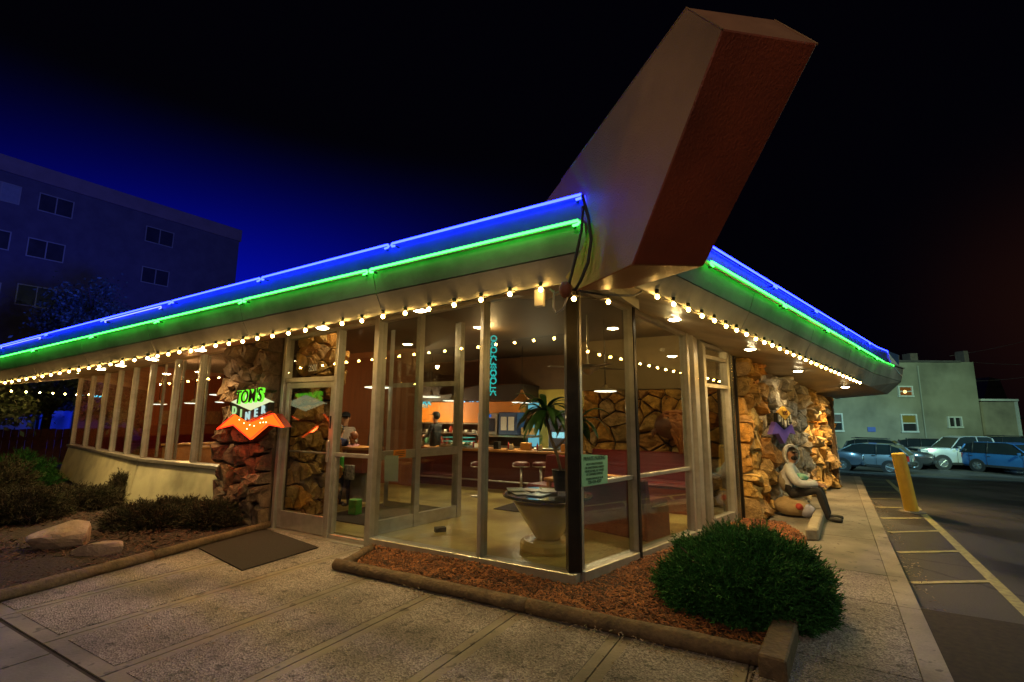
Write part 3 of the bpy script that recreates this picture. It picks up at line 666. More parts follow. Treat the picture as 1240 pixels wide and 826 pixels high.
# the entrance door
door=MB(); 
for q in((3.715,3.80,.02,2.185),(4.745,4.83,.02,2.185)): door.fbox(PA,q[0],q[1],-.022,.022,q[2],q[3])
door.fbox(PA,3.80,4.745,-.022,.022,.02,.27); door.fbox(PA,3.80,4.745,-.022,.022,2.10,2.185)
dr=D(door,'door',ALU,bevel=.003)
pb=MB(); pb.fbox(PA,3.80,4.745,-.004,.004,.27,2.10); D(pb,'glass_pane',GLASS,parent=dr)
pb=MB(); pb.tube([PA(3.8,-.06,1.14),PA(4.74,-.06,1.14)],.016,8); D(pb,'push_bar',ALU,parent=dr)
pb=MB(); pb.fbox(PA,3.735,3.785,.02,.06,1.03,1.33); D(pb,'pull_plate',ALU,parent=dr,bevel=.008)
pb=MB(); pb.fbox(PA,3.74,3.78,.022,.03,1.5,1.68); D(pb,'lock_plate',DARKM,parent=dr)
# ---- facade B
mull(PB,1.19,.05,.13,-.02,zhB); b=MB(); b.fbox(PB,1.165,1.215,.07,.085,0,zhB); D(b,'mullion_face',DARKM)
mull(PB,2.72,.07,.12,0,zhB,ALU); mull(PB,2.93,.14,.16,0,zhB)
b=MB(); 
for s0,s1 in((.13,1.16),(1.215,2.685)):
    b=MB(); b.fbox(PB,s0,s1,-.045,.045,lambda s:zhB(s)-.06,zhB); D(b,'head_rail',ALU,bevel=.004)
    b=MB(); b.fbox(PB,s0,s1,-.03,.03,.95,1.0); D(b,'rail',ALU,bevel=.004)
pane(PB,.13,1.16,.12,.95); pane(PB,.13,1.16,1.0,lambda s:zhB(s)-.06); pane(PB,1.215,2.685,.12,.95); pane(PB,1.215,2.685,1.0,lambda s:zhB(s)-.06)
b=MB(); b.fbox(PB,3.0,3.2,-.02,.02,0.0,zhB); b.fbox(PB,4.25,4.4,-.02,.02,0,zhB); D(b,'glass_pane',GLASS)
jm=MB(); jm.fbox(PB,3.22,3.31,-.05,.07,0,2.86); jm.fbox(PB,4.14,4.22,-.05,.07,0,2.86); jm.fbox(PB,3.31,4.14,-.05,.07,2.80,2.86); jm.fbox(PB,3.31,4.14,-.04,.06,2.62,2.68); jm.fbox(PB,3.31,4.14,-.04,.06,2.17,2.23); jm.fbox(PB,3.31,4.14,-.04,.06,0,.2); jm.fbox(PB,3.2,4.25,-.04,.04,2.862,zhB)
fr=D(jm,'side_door_frame',ALU,bevel=.004)
for z0,z1 in((.2,2.17),(2.23,2.62),(2.68,2.80)): pb=MB(); pb.fbox(PB,3.31,4.14,-.004,.004,z0,z1); D(pb,'glass_pane',GLASS,parent=fr)
mull(PB,4.42,.03,.1,0,zhB,mat('chrome',(.6,.58,.52),.15,.95,(.5,.48,.42),4)); mull(PB,4.55,.045,.12,0,zhB,DARKM)
# ---- left windows: low wall, sill, fins
def lowwall(P,s0,s1,nm='low_wall'):
    b=MB(); b.hexa([P(s0,-.1,-.02),P(s1,-.1,-.02),P(s1,.20,-.02),P(s0,.20,-.02),P(s0,-.1,.77),P(s1,-.1,.77),P(s1,.06,.77),P(s0,.06,.77)]); return D(b,nm,LOWW,bevel=.006)
lowwall(PA,6.2,9.12); lowwall(P2,.05,6.6)
b=MB(); b.fbox(PA,6.2,9.15,-.1,.11,.775,.835); b.fbox(P2,0.02,6.62,-.1,.11,.775,.835); D(b,'window_sill',ALU,bevel=.006)
for s in(7.33,8.20,9.14): mull(PA,s,.06,.11,.84,zhA)
for s in(1.15,2.35,3.6,5.0,6.53): mull(P2,s,.06,.11,.84,2.69)
for s0,s1 in((6.25,7.29),(7.37,8.16),(8.24,9.10)): pane(PA,s0,s1,.84,zhA)
sl=[.0,1.15,2.35,3.6,5.0,6.53]
for s0,s1 in zip(sl[:-1],sl[1:]): pane(P2,s0+.04,s1-.04,.84,2.69)
for s in (7.33,8.20,8.9): 
    b=MB(); b.fbox(PA,s+.12,s+.16,-.2,-.16,.84,zhA); D(b,'inner_post',ALU)
# ---- ceiling downlights in the soffit: trim, lens, and the lamp itself
def surfA(s,o): h=zhA(s) if s<9.2 else 2.69; return PA(s,o,h+(zbA(s)-h)*o/OA)
def surfB(s,o): return PB(s,o,zhB(min(s,9.8))+(zbB(s)-zhB(min(s,9.8)))*o/OB)
def downlight(p,power,spot=2.3):
    b=MB(); b.lathe((p[0],p[1],p[2]-.012),[(.105,.0),(.105,.01),(.08,.012),(.078,-.002)],20); tr=D(b,'downlight',mat('white_trim',(.7,.68,.6),.4,0,(.6,.58,.5),5),smooth=True)
    b=MB(); b.lathe((p[0],p[1],p[2]-.02),[(.001,-.012),(.05,-.01),(.075,0),(.075,.004)],16); D(b,'lens',DOWN,parent=tr,smooth=True)
    lamp('downlight_lamp','SPOT',(p[0],p[1],p[2]-.05),power,(1,.63,.23),.05,(p[0],p[1],0),spot,.8)
for s,o_,pw in((1.64,.62,110),(3.1,.8,110),(5.92,.8,90),(7.6,.7,110),(8.8,.7,110),(9.9,.6,110),(11.4,.5,120)): downlight(surfA(s,o_),pw)
for s,o_,pw in((1.53,.46,110),(3.6,.64,330),(6.1,.62,45),(9.0,.8,420)): downlight(surfB(s,o_),pw)


# ---- bulb strings under the eaves (things of their own)
def bulbstring(label,pts,sag=.02,name='bulb_string'):
    t=thing(name,label,'string lights',pts[0])
    o0=np.array(L_(t)); path=[]
    for i,(a,c) in enumerate(zip(pts[:-1],pts[1:])):
        for k in range(4): q=k/4; path.append(a+(c-a)*q-np.array([0,0,sag*4*q*(1-q)]))
    path.append(pts[-1]); b=MB(); b.tube([p+np.array([0,0,.035]) for p in path],.006,5); b.build('cable',BLACK,t,org=o0)
    me=None
    for p in pts:
        if me is None:
            b=MB(); b.ball((0,0,0),.019,12,(1,1,1.08)); o=b.build('bulb',BULB,t,smooth=True); me=o.data
            b2=MB(); b2.lathe((0,0,.026),[(.014,0),(.018,.01),(.018,.04),(.008,.045)],8); o2=b2.build('socket',BLACK,o,smooth=True); me2=o2.data
        else:
            o=bpy.data.objects.new('bulb',me); C.objects.link(o); o.parent=t
            o2=bpy.data.objects.new('socket',me2); C.objects.link(o2); o2.parent=o
        o.location=tuple(p-o0)
A_px=[(658.6,346.6),(623,352),(589.7,358.9),(558,364.5),(527.8,369),(500.5,375),(474.4,379.4),(449,383.4),(425.7,387.6),(403.7,391),(382.5,395.3),(362.4,398.5),(343,401.4),(325,404.5),(308,408),(290.7,411.5),(275.4,414),(260,417.3),(246,420.7),(231,422.5),(217,423.6),(204.7,426.6),(192,428.6),(180,431)]
cA=float(nA@(K+nA*(OA-.03)))
sa=[float((hitp(x,y,nA,cA)-K)@dA) for x,y in A_px]
sa=[sa[0]+(6.75-sa[0])*i/22 for i in range(23)]
def bz(s): return zbA(s)-.035
ptsA=[PA(s,OA+.035,bz(s)+random.uniform(-.006,.006)) for s in sa]
s=sa[-1]
while s<15.3: s+=.42; ptsA.append(PA(s,OA+.035,bz(s)))
bulbstring('string of warm round bulbs under the left eave, above the entrance',ptsA)
ptsB=[]; s=-.25
while s<8.6: ptsB.append(PB(s,OB+.03,zbB(s)-.03+random.uniform(-.006,.006))); s+=.31
bulbstring('string of warm round bulbs under the right eave, above the stone wall',ptsB)
cpts=[hitp(x,y,np.array([.13,-.99,0]),-4.15) for x,y in((695,362),(736.7,365.7))]
bulbstring('two warm bulbs hanging below the roof prow between the eaves',[np.array(p) for p in cpts])
endp=[P2(6.9,OA-.1-.25*i,2.55-.0*i) for i in range(7)]
# second row at the far left end
q=[PA(15.4,OA-.1,bz(15.4))+np.array([-.05,.45,0.0])*i for i in range(1,10)]
bulbstring('row of bulbs along the far left end of the roof',q)
# ---- cables at the prow
t=thing('cable_bundle','loose black cables looping down beside the roof prow','cables',PA(-.62,1.3,3.5))
o0=np.array(L_(t)); n_,c_=nA,float(nA@(K+nA*1.42))
def pp(*px): return [hitp(x,y,n_,c_) for x,y in px]
b=MB(); b.tube(pp((705,236),(712,262),(716,290),(712,318),(703,340),(696,352)),.013,6); b.build('cable',BLACK,t,org=o0,smooth=True)
b=MB(); b.tube(pp((706,250),(704,280),(697,312),(690,340),(688,356)),.012,6); b.build('cable',BLACK,t,org=o0,smooth=True)
b=MB(); b.tube(pp((684,343),(680,352),(672,356),(666,350)),.008,6); b.tube(pp((671,352),(670,372),(673,380),(682,374),(687,360)),.008,6); b.build('conduit',mat('grey_conduit',(.4,.36,.3),.4,.5,(.3,.27,.22),4),t,org=o0,smooth=True)
b=MB(); b.ball(pp((685,351))[0],.055,10,(1,1,1.3)); b.build('junction_box',mat('rust',(.22,.06,.02),.7,0,(.12,.03,.01),8),t,org=o0,smooth=True)
b=MB(); c=hitp(653.5,361,nA,float(nA@(K+nA*1.06))); b.box(c,(.09,.05,.16),-.5); tag(b.build('meter_box',mat('pale_box',(.5,.45,.35),.5,0,(.4,.36,.3),6),bevel=.006),'small pale box hanging under the left eave by the prow','box')
b=MB(); b.tube([hitp(x,y,nB,float(nB@(K+nB*1.1))) for x,y in((778,349),(776,354),(768,358),(758,358),(730,357),(700,352))],.009,6); tag(b.build('overhead_cable',BLACK,smooth=True),'dark cable slung under the underside of the prow','cable')

# ------------------------------------------------------------------ STONE WALLS (each stone a part)
STW=stone_mat('golden_lit_fieldstone',[(.62,.29,.045),(.50,.33,.12),(.66,.38,.08),(.38,.26,.12),(.66,.43,.13),(.54,.23,.035),(.50,.38,.20)])
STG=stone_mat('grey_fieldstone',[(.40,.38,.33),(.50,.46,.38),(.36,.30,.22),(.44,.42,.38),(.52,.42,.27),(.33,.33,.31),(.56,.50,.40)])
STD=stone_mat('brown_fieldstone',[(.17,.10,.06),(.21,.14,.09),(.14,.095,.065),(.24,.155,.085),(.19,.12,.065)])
MORT=mat('dark_mortar',(.06,.04,.025),.95,0,(.10,.07,.04),14,.6)
def vor(w,h,nx,nz,rnd,jit=.44,skip=.18):
    cx,cz=w/nx,h/nz; S=[]
    for i in range(-1,nx+1):
        for j in range(-1,nz+1):
            if 0<=i<nx and 0<=j<nz and rnd.random()<skip: continue
            S.append(((i+.5+rnd.uniform(-jit,jit))*cx,(j+.5+rnd.uniform(-jit,jit)+(.5 if i%2 else 0)*.6)*cz))
    cells=[]
    for (x,y) in S:
        poly=[np.array([0,0.]),np.array([w,0.]),np.array([w,h]),np.array([0.,h])]
        if not(-cx*.4<x<w+cx*.4 and -cz*.4<y<h+cz*.4): continue
        for (a,b_) in S:
            if (a,b_)==(x,y) or abs(a-x)>cx*3.2 or abs(b_-y)>cz*3.2: continue
            n=np.array([a-x,b_-y]); c=n@np.array([(a+x)/2,(b_+y)/2]); poly=clip_poly(poly,n,c)
            if len(poly)<3: break
        if len(poly)>2: cells.append(poly)
    return cells
def stonewall(label,P,s0,s1,z0,z1f,o_,nx,nz,m,seed,thick=.3,depth=(.06,.16),gap=.016,name='stone_wall',m2=None,m2s=None,back=None,jit=.44):
    rnd=random.Random(seed); t=thing(name,label,'stone wall',P((s0+s1)/2,o_,z0)); og=L_(t)
    b=MB(); f=lambda s:min(z1f(s0),z1f(s1)) if False else z1f(s)
    b.fbox(P,s0+.02,s1-.02,o_-thick,o_,z0,z1f); b.build('mortar_core',MORT,t,org=og)
    w=s1-s0; h=max(z1f(s0),z1f(s1))-z0
    for poly in vor(w,h,nx,nz,rnd,jit):
        c=sum(poly)/len(poly)
        sc_=c[0]+s0; zt=z1f(sc_)-z0
        if c[1]>zt-.02: continue
        q=[c+(p-c)*(1-gap/max(.03,np.linalg.norm(p-c)))for p in poly]
        area=.5*abs(sum(q[i][0]*q[(i+1)%len(q)][1]-q[(i+1)%len(q)][0]*q[i][1] for i in range(len(q))))
        if area<.002: continue
        # subdivide edges once for irregular outline
        r=[]
        for i in range(len(q)):
            a,b_=q[i],q[(i+1)%len(q)]; r.append(a*.9+b_*.1 if False else a); mlen=np.linalg.norm(b_-a)
            if mlen>.08: r.append((a+b_)/2+np.array([rnd.uniform(-.012,.012),rnd.uniform(-.012,.012)]))
        q=r; n=len(q); dp=rnd.uniform(*depth); tx,tz=rnd.uniform(-.25,.25),rnd.uniform(-.25,.25)
        vs=[];
        def W(p,o): return P(s0+p[0],o_+o,z0+min(max(p[1],0),z1f(min(max(s0+p[0],s0),s1))-z0))
        for p in q: vs.append(W(p,-.02))
        for p in q:
            p2=c+(p-c)*rnd.uniform(.90,1.0); vs.append(W(p2,dp*rnd.uniform(.55,.95)))
        for p in q:
            p2=c+(p-c)*rnd.uniform(.50,.86); vs.append(W(p2,dp*rnd.uniform(.85,1.25)+(p2-c)[0]*tx*1.6+(p2-c)[1]*tz*1.6))
        vs.append(W(c,dp*1.1))
        fs=[]
        for k in(0,1):
            for i in range(n): fs.append((k*n+i,k*n+(i+1)%n,(k+1)*n+(i+1)%n,(k+1)*n+i))
        for i in range(n): fs.append((2*n+i,2*n+(i+1)%n,3*n))
        b=MB(); b.add(vs,fs); mm=m
        if m2 is not None and m2s(sc_): mm=m2
        b.build('stone',mm,t,org=og)
    return t
# left of the door, outside
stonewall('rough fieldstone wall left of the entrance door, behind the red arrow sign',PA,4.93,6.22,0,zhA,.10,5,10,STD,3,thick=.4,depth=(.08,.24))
# its side facing the windows and the return into the lobby behind the door
def PS(s,o,z): # frame: along inward normal of facade A, at s=4.92 ; outward faces the lobby
    return K+dA*(4.9)-nA*s-dA*o+np.array([0,0,z])
stonewall('fieldstone pier seen through the glass of the entrance door',PS,.1,1.0,.09,lambda s:3.1,.1,7,10,STW,5,thick=.3,depth=(.06,.2))
# right: outer stone wall under the right eave
stonewall('tall fieldstone wall under the right eave, lit orange and grey, behind the sitting man',PB,4.62,10.25,0,zhB,.02,17,10,STG,11,thick=.35,depth=(.06,.26),m2=STW,m2s=lambda s:s<5.7 or(s>8.2))  # amber stones at both ends paint in the downlight glow
# end return of that wall
def PE(s,o,z): return K+dB*(10.27+o)+nB*(.28-s)+np.array([0,0,z])
stonewall('end face of the fieldstone wall at the parking lot corner',PE,0,.7,0,lambda s:2.25,0,3,9,STG,12,thick=.05,depth=(.04,.12))
# inner stone wall of the dining room
I0=np.array([1.55,10.5,0]); dI=np.array([.866,-.5,0]); nI=np.array([-.5,-.866,0])
def PI_(s,o,z): return I0+dI*s+nI*o+np.array([0,0,z])
stonewall('golden fieldstone wall inside the dining room behind the booths',PI_,0,2.75,.09,lambda s:2.25,0,9,8,STW,21,thick=.3,depth=(.05,.14))
b=MB(); b.fbox(PI_,-.05,2.9,-.3,.06,2.255,3.35); D(b,'upper_partition',mat('drywall_tan',(.26,.20,.11),.7,0,(.22,.17,.09),3))

# ------------------------------------------------------------------ SIGNS
def text_obj(body,size,fr,m,parent,name,org,depth=.01,sx=1,bold=.0,align='CENTER'):
    """fr(u,v,w) maps sign-plane coordinates to world"""
    cu=bpy.data.curves.new(name,'FONT'); cu.body=body; cu.size=size; cu.extrude=depth; cu.align_x=align; cu.align_y='CENTER'; cu.offset=bold; cu.resolution_u=3
    tmp=bpy.data.objects.new(name,cu); C.objects.link(tmp); bpy.context.view_layer.update()
    me=bpy.data.meshes.new_from_object(tmp.evaluated_get(bpy.context.evaluated_depsgraph_get())); bpy.data.objects.remove(tmp); bpy.data.curves.remove(cu)
    o0=np.array(org)
    for v in me.vertices: v.co=Vector(fr(v.co.x*sx,v.co.y,v.co.z)-o0)
    me.materials.clear(); me.materials.append(m); o=bpy.data.objects.new(name,me); C.objects.link(o); o.parent=parent; return o
def pxplane(n,c,d):
    """returns f(px,py)->(u,v) and inverse on the plane; u runs to the right seen from outside"""
    return lambda x,y:hitp(x,y,n,c)
ORA=emis('orange_neon_face',(1,.10,.006),2.6); CREAM=emis('lit_cream_face',(.85,.92,.50),.95); GRNF=emis('lit_green_edge',(.16,.9,.03),1.3)
RTUBE=emis('red_tube',(1,.03,.01),2.6); SBLK=mat('sign_black',(.012,.015,.012),.35); SWH=emis('lit_white_letter',(.55,.8,.75),.9); SPOT_=emis('small_lamp',(1,.8,.4),6)
def extr(name,pts,m,parent,org,vec):
    b=MB(); b.prism(pts,vec); return b.build(name,m,parent,org=org)
cS=float(nA@(K+nA*.42)); H=lambda x,y,o=0:hitp(x,y,nA,cS)+nA*o
sg=thing('lit_sign',"lit diner sign, green TOM'S over an orange arrow, on the left stone wall",'sign',H(306,512,-.2)); og=L_(sg)
arrow=[(265.5,519.5),(287,501),(306,511),(333,501),(344.6,517.5),(326.8,514),(305.8,532),(284.9,514.5)]
extr('arrow_face',[H(x,y,.0) for x,y in arrow],ORA,sg,og,nA*.03)
extr('arrow_box',[H(x,y,-.12) for x,y in arrow],mat('sign_red_side',(.25,.03,.015),.5),sg,og,nA*.115)
b=MB(); pth=[H(x,y,.035) for x,y in arrow]; b.tube(pth+[pth[0]],.009,6); b.build('arrow_outline',RTUBE,sg,org=og,smooth=True)
rr_=random.Random(4)
for k in range(12):
    x=rr_.uniform(290,328); y=rr_.uniform(505,513) if not 300<x<312 else rr_.uniform(513,523)
    b=MB(); b.ball(H(x,y,.035),.009,6); b.build('pin_lamp',SPOT_,sg,org=og)
hexp=[(286,487),(310,497.4),(334,487),(333.2,498),(306.5,511),(286.5,498.5)]
extr('black_band',[H(x,y,.02) for x,y in hexp],SBLK,sg,og,nA*.07)
dia=[(286,487),(309,475.5),(334.5,487),(310,498)]
extr('cream_diamond',[H(x,y,.03) for x,y in dia],CREAM,sg,og,nA*.05)
def frame_from(p0,p1,v1,o):
    """local frame: origin p0 px, u toward p1 px, v toward v1 px (up)"""
    a=H(*p0,o); u=H(*p1,o)-a; u=u/np.linalg.norm(u); v=H(*v1,o)-a; v=v/np.linalg.norm(v)
    return lambda x,y,z:a+u*x+v*y+nA*z
fr=frame_from((310,481),(327,479),(311.5,470),.09)
text_obj("TOM'S",.27,fr,GRNF,sg,'letters_glow',og,.012,.86,.012)
text_obj("TOM'S",.27,lambda x,y,z:fr(x,y,z+.03),SBLK,sg,'letters',og,.006,.86,.001)
for ch,x,y,col in(("D",291.5,497.5,0),("I",299.5,501,0),("N",307.5,504,1),("E",317.5,500.5,1),("R",326.5,496.5,1)):
    f2=frame_from((x,y),(x+3,y+.3 if x<306 else y-.6),(x+.4,y-6),.10)
    text_obj(ch,.165,f2,SWH if col else emis('lit_pale_green',(.55,.9,.35),.8),sg,'letter',og,.008,.9,.004)
L_r=lamp('sign_glow_lamp','POINT',tuple(H(306,516,.18)),22,(1,.10,.02),.12)
# right sign, unlit
cS2=float(nB@(K+nB*.36)); H2=lambda x,y,o=0:hitp(x,y,nB,cS2)+nB*o
s2=thing('wall_sign','unlit purple and yellow diner sign with white letters on the right stone wall','sign',H2(949,515)); og2=L_(s2)
PUR=mat('purple_plastic',(.20,.13,.62),.35,0,(.16,.10,.5),5)
extr('arrow_face',[H2(x,y) for x,y in [(935,526),(939.5,511),(949.3,520),(958.8,513.5),(963.5,526),(956.6,524),(950.3,537.5),(943,525)]],PUR,s2,og2,nB*-.08)
extr('black_band',[H2(x,y,.02) for x,y in [(939.5,500),(949,508),(957.5,501),(957.8,512.5),(949.3,520),(939.8,511)]],SBLK,s2,og2,nB*-.06)
extr('yellow_diamond',[H2(x,y,.03) for x,y in [(940,499.7),(947.5,492.5),(955.5,500.8),(949,508.3)]],mat('yellow_plastic',(.75,.45,.06),.35,0,(.65,.36,.04),5),s2,og2,nB*-.05)
def fr2(x,y,o=.025):
    a=H2(x,y,o); u=H2(x+3,y,o)-a; u[2]=0; u/=np.linalg.norm(u); return lambda p,q,z:a+u*p+np.array([0,0,q])+nB*z
WHT=mat('white_plastic',(.75,.75,.72),.4,0,(.7,.7,.66),5)
for ch,x,y in(("D",942.2,507),("I",945.6,510.5),("N",949.4,513.5),("E",953,510.8),("R",955.8,507.2)): text_obj(ch,.18,fr2(x,y),WHT,s2,'letter',og2,.006,.8,.004)
# tom's on the yellow diamond is only a dark scribble at this size
text_obj("TOM'S",.12,fr2(947.8,500.3,.04),mat('dark_red_paint',(.12,.03,.02),.5),s2,'letters',og2,.004,.9)
# parking notice on the corner glass
cB=float(nB@(K+nB*.05)); H3=lambda x,y,o=0:hitp(x,y,nB,cB)+nB*o
pn=thing('parking_notice','pale green private parking notice on the right side of the corner glass','notice',H3(719,570)); og3=L_(pn)
GRP=mat('pale_green_board',(.20,.46,.30),.5,0,(.17,.40,.26),5)
GRP.node_tree.nodes['Principled BSDF'].inputs['Emission Strength'].default_value=0
extr('board',[H3(703.5,550),H3(735,551.5),H3(735,585),H3(704,589.5)],GRP,pn,og3,nB*.008)
DG=mat('dark_green_print',(.01,.05,.03),.6)
def fr3(y,o=.0105):
    a=H3(719.3,y,o); u=dB.copy(); return lambda p,q,z:a+u*p+np.array([0,0,q])+nB*z
for y,tx,sz,sx in((555.0,'PRIVATE PARKING',.060,.82),(561.4,'NO IF UNAUTHORIZED',.034,.85),(565.8,'OR UNATTENDED PARKED',.034,.85),(569.9,'VEHICLES WILL BE TOWED',.034,.85),(573.8,'AT OWNERS EXPENSE',.036,.85),(579.0,'TOWING ENFORCED 24 HR',.030,.85),(583.2,'720-434-4507',.050,.9)):
    text_obj(tx,sz,fr3(y),DG,pn,'print_line',og3,.0006,sx,.0006)
b=MB(); a=H3(719.3,558.3,.009); b.add([a-dB*.2,a+dB*.2,a+dB*.2+[0,0,.004],a-dB*.2+[0,0,.004]],[(0,1,2,3)])
# house number
cN=float(nA@(K+nA*.012)); HN=lambda x,y,o=0:hitp(x,y,nA,cN)+nA*o
hn=thing('house_number','small white plate reading 601 above the entrance door','number plate',HN(379,445)); ogn=L_(hn)
extr('plate',[HN(374.5,442.5),HN(383.5,441),HN(383,448.5),HN(374,450)],WHT,hn,ogn,nA*.006)
a=HN(378.8,445.5,.008); text_obj('601',.13,lambda x,y,z:a-dA*x+np.array([0,0,y])+nA*z,SBLK,hn,'digits',ogn,.001,.9,.002)
# grey sheet taped on the inside of the vestibule
V0=np.array([-1.87,6.90,0]); dV=np.array([.6,.8,0]); nV=np.array([-.8,.6,0])
def PV(s,o,z): return V0+dV*s+nV*o+np.array([0,0,z])
b=MB(); b.add([HN(463,552,-.04),HN(480,552,-.04),HN(479,583.5,-.04),HN(462.5,583,-.04)],[(0,1,2,3)]); v=[np.array(p) for p in b.v]
b=MB(); b.prism(v,-nA*.004); tag(b.build('taped_sheet',mat('grey_green_paper',(.22,.25,.19),.8,0,(.19,.22,.16),7)),'grey green sheet of paper taped low inside the glass by the vestibule','paper sheet')

# ------------------------------------------------------------------ MATS
t_=[ground(233,660,.012),ground(293,691,.012),ground(386,663,.012),ground(323,641,.012)]
MATM=mat('door_mat_fibre',(.018,.013,.010),.95,0,(.03,.02,.014),40,.9,90)
b=MB(); b.prism([np.array([p[0],p[1],.004]) for p in t_],(0,0,.016)); tag(b.build('door_mat',MATM,bevel=.004),'large black mat outside the entrance door','door mat')
b=MB(); b.prism([PA(4.6,-.5,.092),PA(3.0,-.5,.092),PA(3.0,-2.0,.092),PA(4.6,-2.0,.092)],(0,0,.012)); tag(b.build('door_mat',MATM),'black mat inside the vestibule behind the door','door mat')
b=MB(); b.prism([PA(2.6,-2.6,.092),PA(.6,-2.6,.092),PA(.6,-3.7,.092),PA(2.6,-3.7,.092)],(0,0,.012)); tag(b.build('door_mat',MATM),'dark runner mat on the floor in front of the counter','door mat')

# ------------------------------------------------------------------ INTERIOR
# vestibule screen
vs_=MB()
for s0,s1 in((0,.05),(.70,.80),(1.62,1.72)): vs_.fbox(PV,s0,s1,-.04,.04,.09,3.28)
vs_.fbox(PV,.05,.70,-.03,.03,.09,.27); vs_.fbox(PV,.80,1.62,-.03,.03,.09,.27); vs_.fbox(PV,.05,.70,-.03,.03,1.08,1.20); vs_.fbox(PV,.80,1.62,-.03,.03,1.08,1.20)
vb=thing('vestibule_screen','aluminium framed glass screen with inner door standing inside the entrance','glass screen',V0); ogv=L_(vb)
vs_.build('frame',ALU,vb,org=ogv,bevel=.004)
for s0,s1 in((.05,.70),(.80,1.62)):
    for z0,z1 in((.27,1.08),(1.2,3.28)): b=MB(); b.fbox(PV,s0,s1,-.004,.004,z0,z1); b.build('glass_pane',GLASS,vb,org=ogv)
# far side of vestibule: back frame parallel to the facade
bk=MB()
for s0,s1 in((.45,.50),(1.95,2.0)): bk.fbox(lambda s,o,z:PV(1.67,o,z)+dA*(s-.4),s0,s1,-.03,.03,.09,3.28)
bk.fbox(lambda s,o,z:PV(1.67,o,z)+dA*(s-.4),.45,1.95,-.03,.03,2.2,2.28); bk.fbox(lambda s,o,z:PV(1.67,o,z)+dA*(s-.4),.5,1.95,-.025,.025,.09,.2)
bk.build('back_frame',ALU,vb,org=ogv)
b=MB(); q=hitp(484,549.5,nV,float(nV@(V0-nV*.05))); b.fbox(lambda s,o,z:q+dV*s+nV*o+np.array([0,0,z]),-.11,.11,-.005,.005,-.055,.055); nn_=b.build('paper_notice',mat('orange_paper',(.85,.30,.04),.7,0,(.8,.27,.03),5,emit=(1,.3,.03),es=0)); tag(nn_,'small orange notice stuck on the glass of the vestibule screen','notice')
for k,w_ in((.025,.16),(.0,.18),(-.025,.12)):
    b=MB(); b.fbox(lambda s,o,z:q+dV*s+nV*o+np.array([0,0,z]),-w_/2,w_/2,-.0075,-.0055,k-.005,k+.005); b.build('print_line',SBLK,nn_)
WOODL=mat('honey_wood',(.50,.24,.07),.4,0,(.38,.17,.05),4,.1,30,stretch=(.5,3,3)); REDW=mat('dark_red_laminate',(.11,.022,.012),.35,0,(.08,.016,.01),4)
REDV=mat('red_vinyl',(.13,.009,.007),.35,0,(.09,.006,.005),5,.1,40); STEEL=mat('stainless',(.5,.48,.42),.3,.9,(.4,.38,.34),5); ORP=mat('orange_panel',(.75,.27,.03),.5,0,(.68,.22,.02),1.2)
YELW=mat('yellow_wall',(.55,.42,.08),.65,0,(.48,.36,.06),1.6)
# counter
Cn0=np.array([-4.2,13.15,0]); Cn1=np.array([1.5,10.35,0]); dC=(Cn1-Cn0)/np.linalg.norm(Cn1-Cn0); nC=np.array([dC[1],-dC[0],0]); LC=np.linalg.norm(Cn1-Cn0)
def PC(s,o,z): return Cn0+dC*s+nC*o+np.array([0,0,z])
ct=thing('lunch_counter','long dark red lunch counter with honey coloured top inside the diner','counter',PC(LC/2,0,.09)); ogc=L_(ct)
b=MB(); b.fbox(PC,0,LC,-.5,0,.09,.90); b.build('front_panel',REDW,ct,org=ogc)
b=MB(); b.fbox(PC,-.05,LC+.05,-.6,.12,.905,.96); b.build('counter_top',WOODL,ct,org=ogc,bevel=.01)
b=MB(); b.tube([PC(0,.12,.28),PC(LC,.12,.28)],.02,8); b.build('foot_rail',STEEL,ct,org=ogc)
def stool(label,p):
    t=thing('bar_stool',label,'stool',(p[0],p[1],.09)); b=MB(); b.lathe((0,0,0),[(.17,0),(.17,.015),(.05,.03),(.03,.05)],14); b.build('base',STEEL,t,smooth=True)
    b=MB(); b.tube([(0,0,.04),(0,0,.56)],.028,10); b.build('pole',STEEL,t,smooth=True); b=MB(); b.lathe((0,0,.56),[(.06,0),(.17,.03),(.18,.06),(.175,.10),(.12,.125),(.001,.13)],18); b.build('seat',REDV,t,smooth=True)
    b=MB(); b.lathe((0,0,.585),[(.176,0),(.186,.012),(.176,.024)],18); b.build('chrome_band',STEEL,t,smooth=True); return t
for x,y,lb in((631,601,'chrome bar stool at the counter, left of the potted palm'),(655,601,'bar stool at the counter hidden partly behind the palm trunk'),(580,601,'bar stool at the counter seen left of the glass mullion')): stool(lb,ground(x,y,.09))
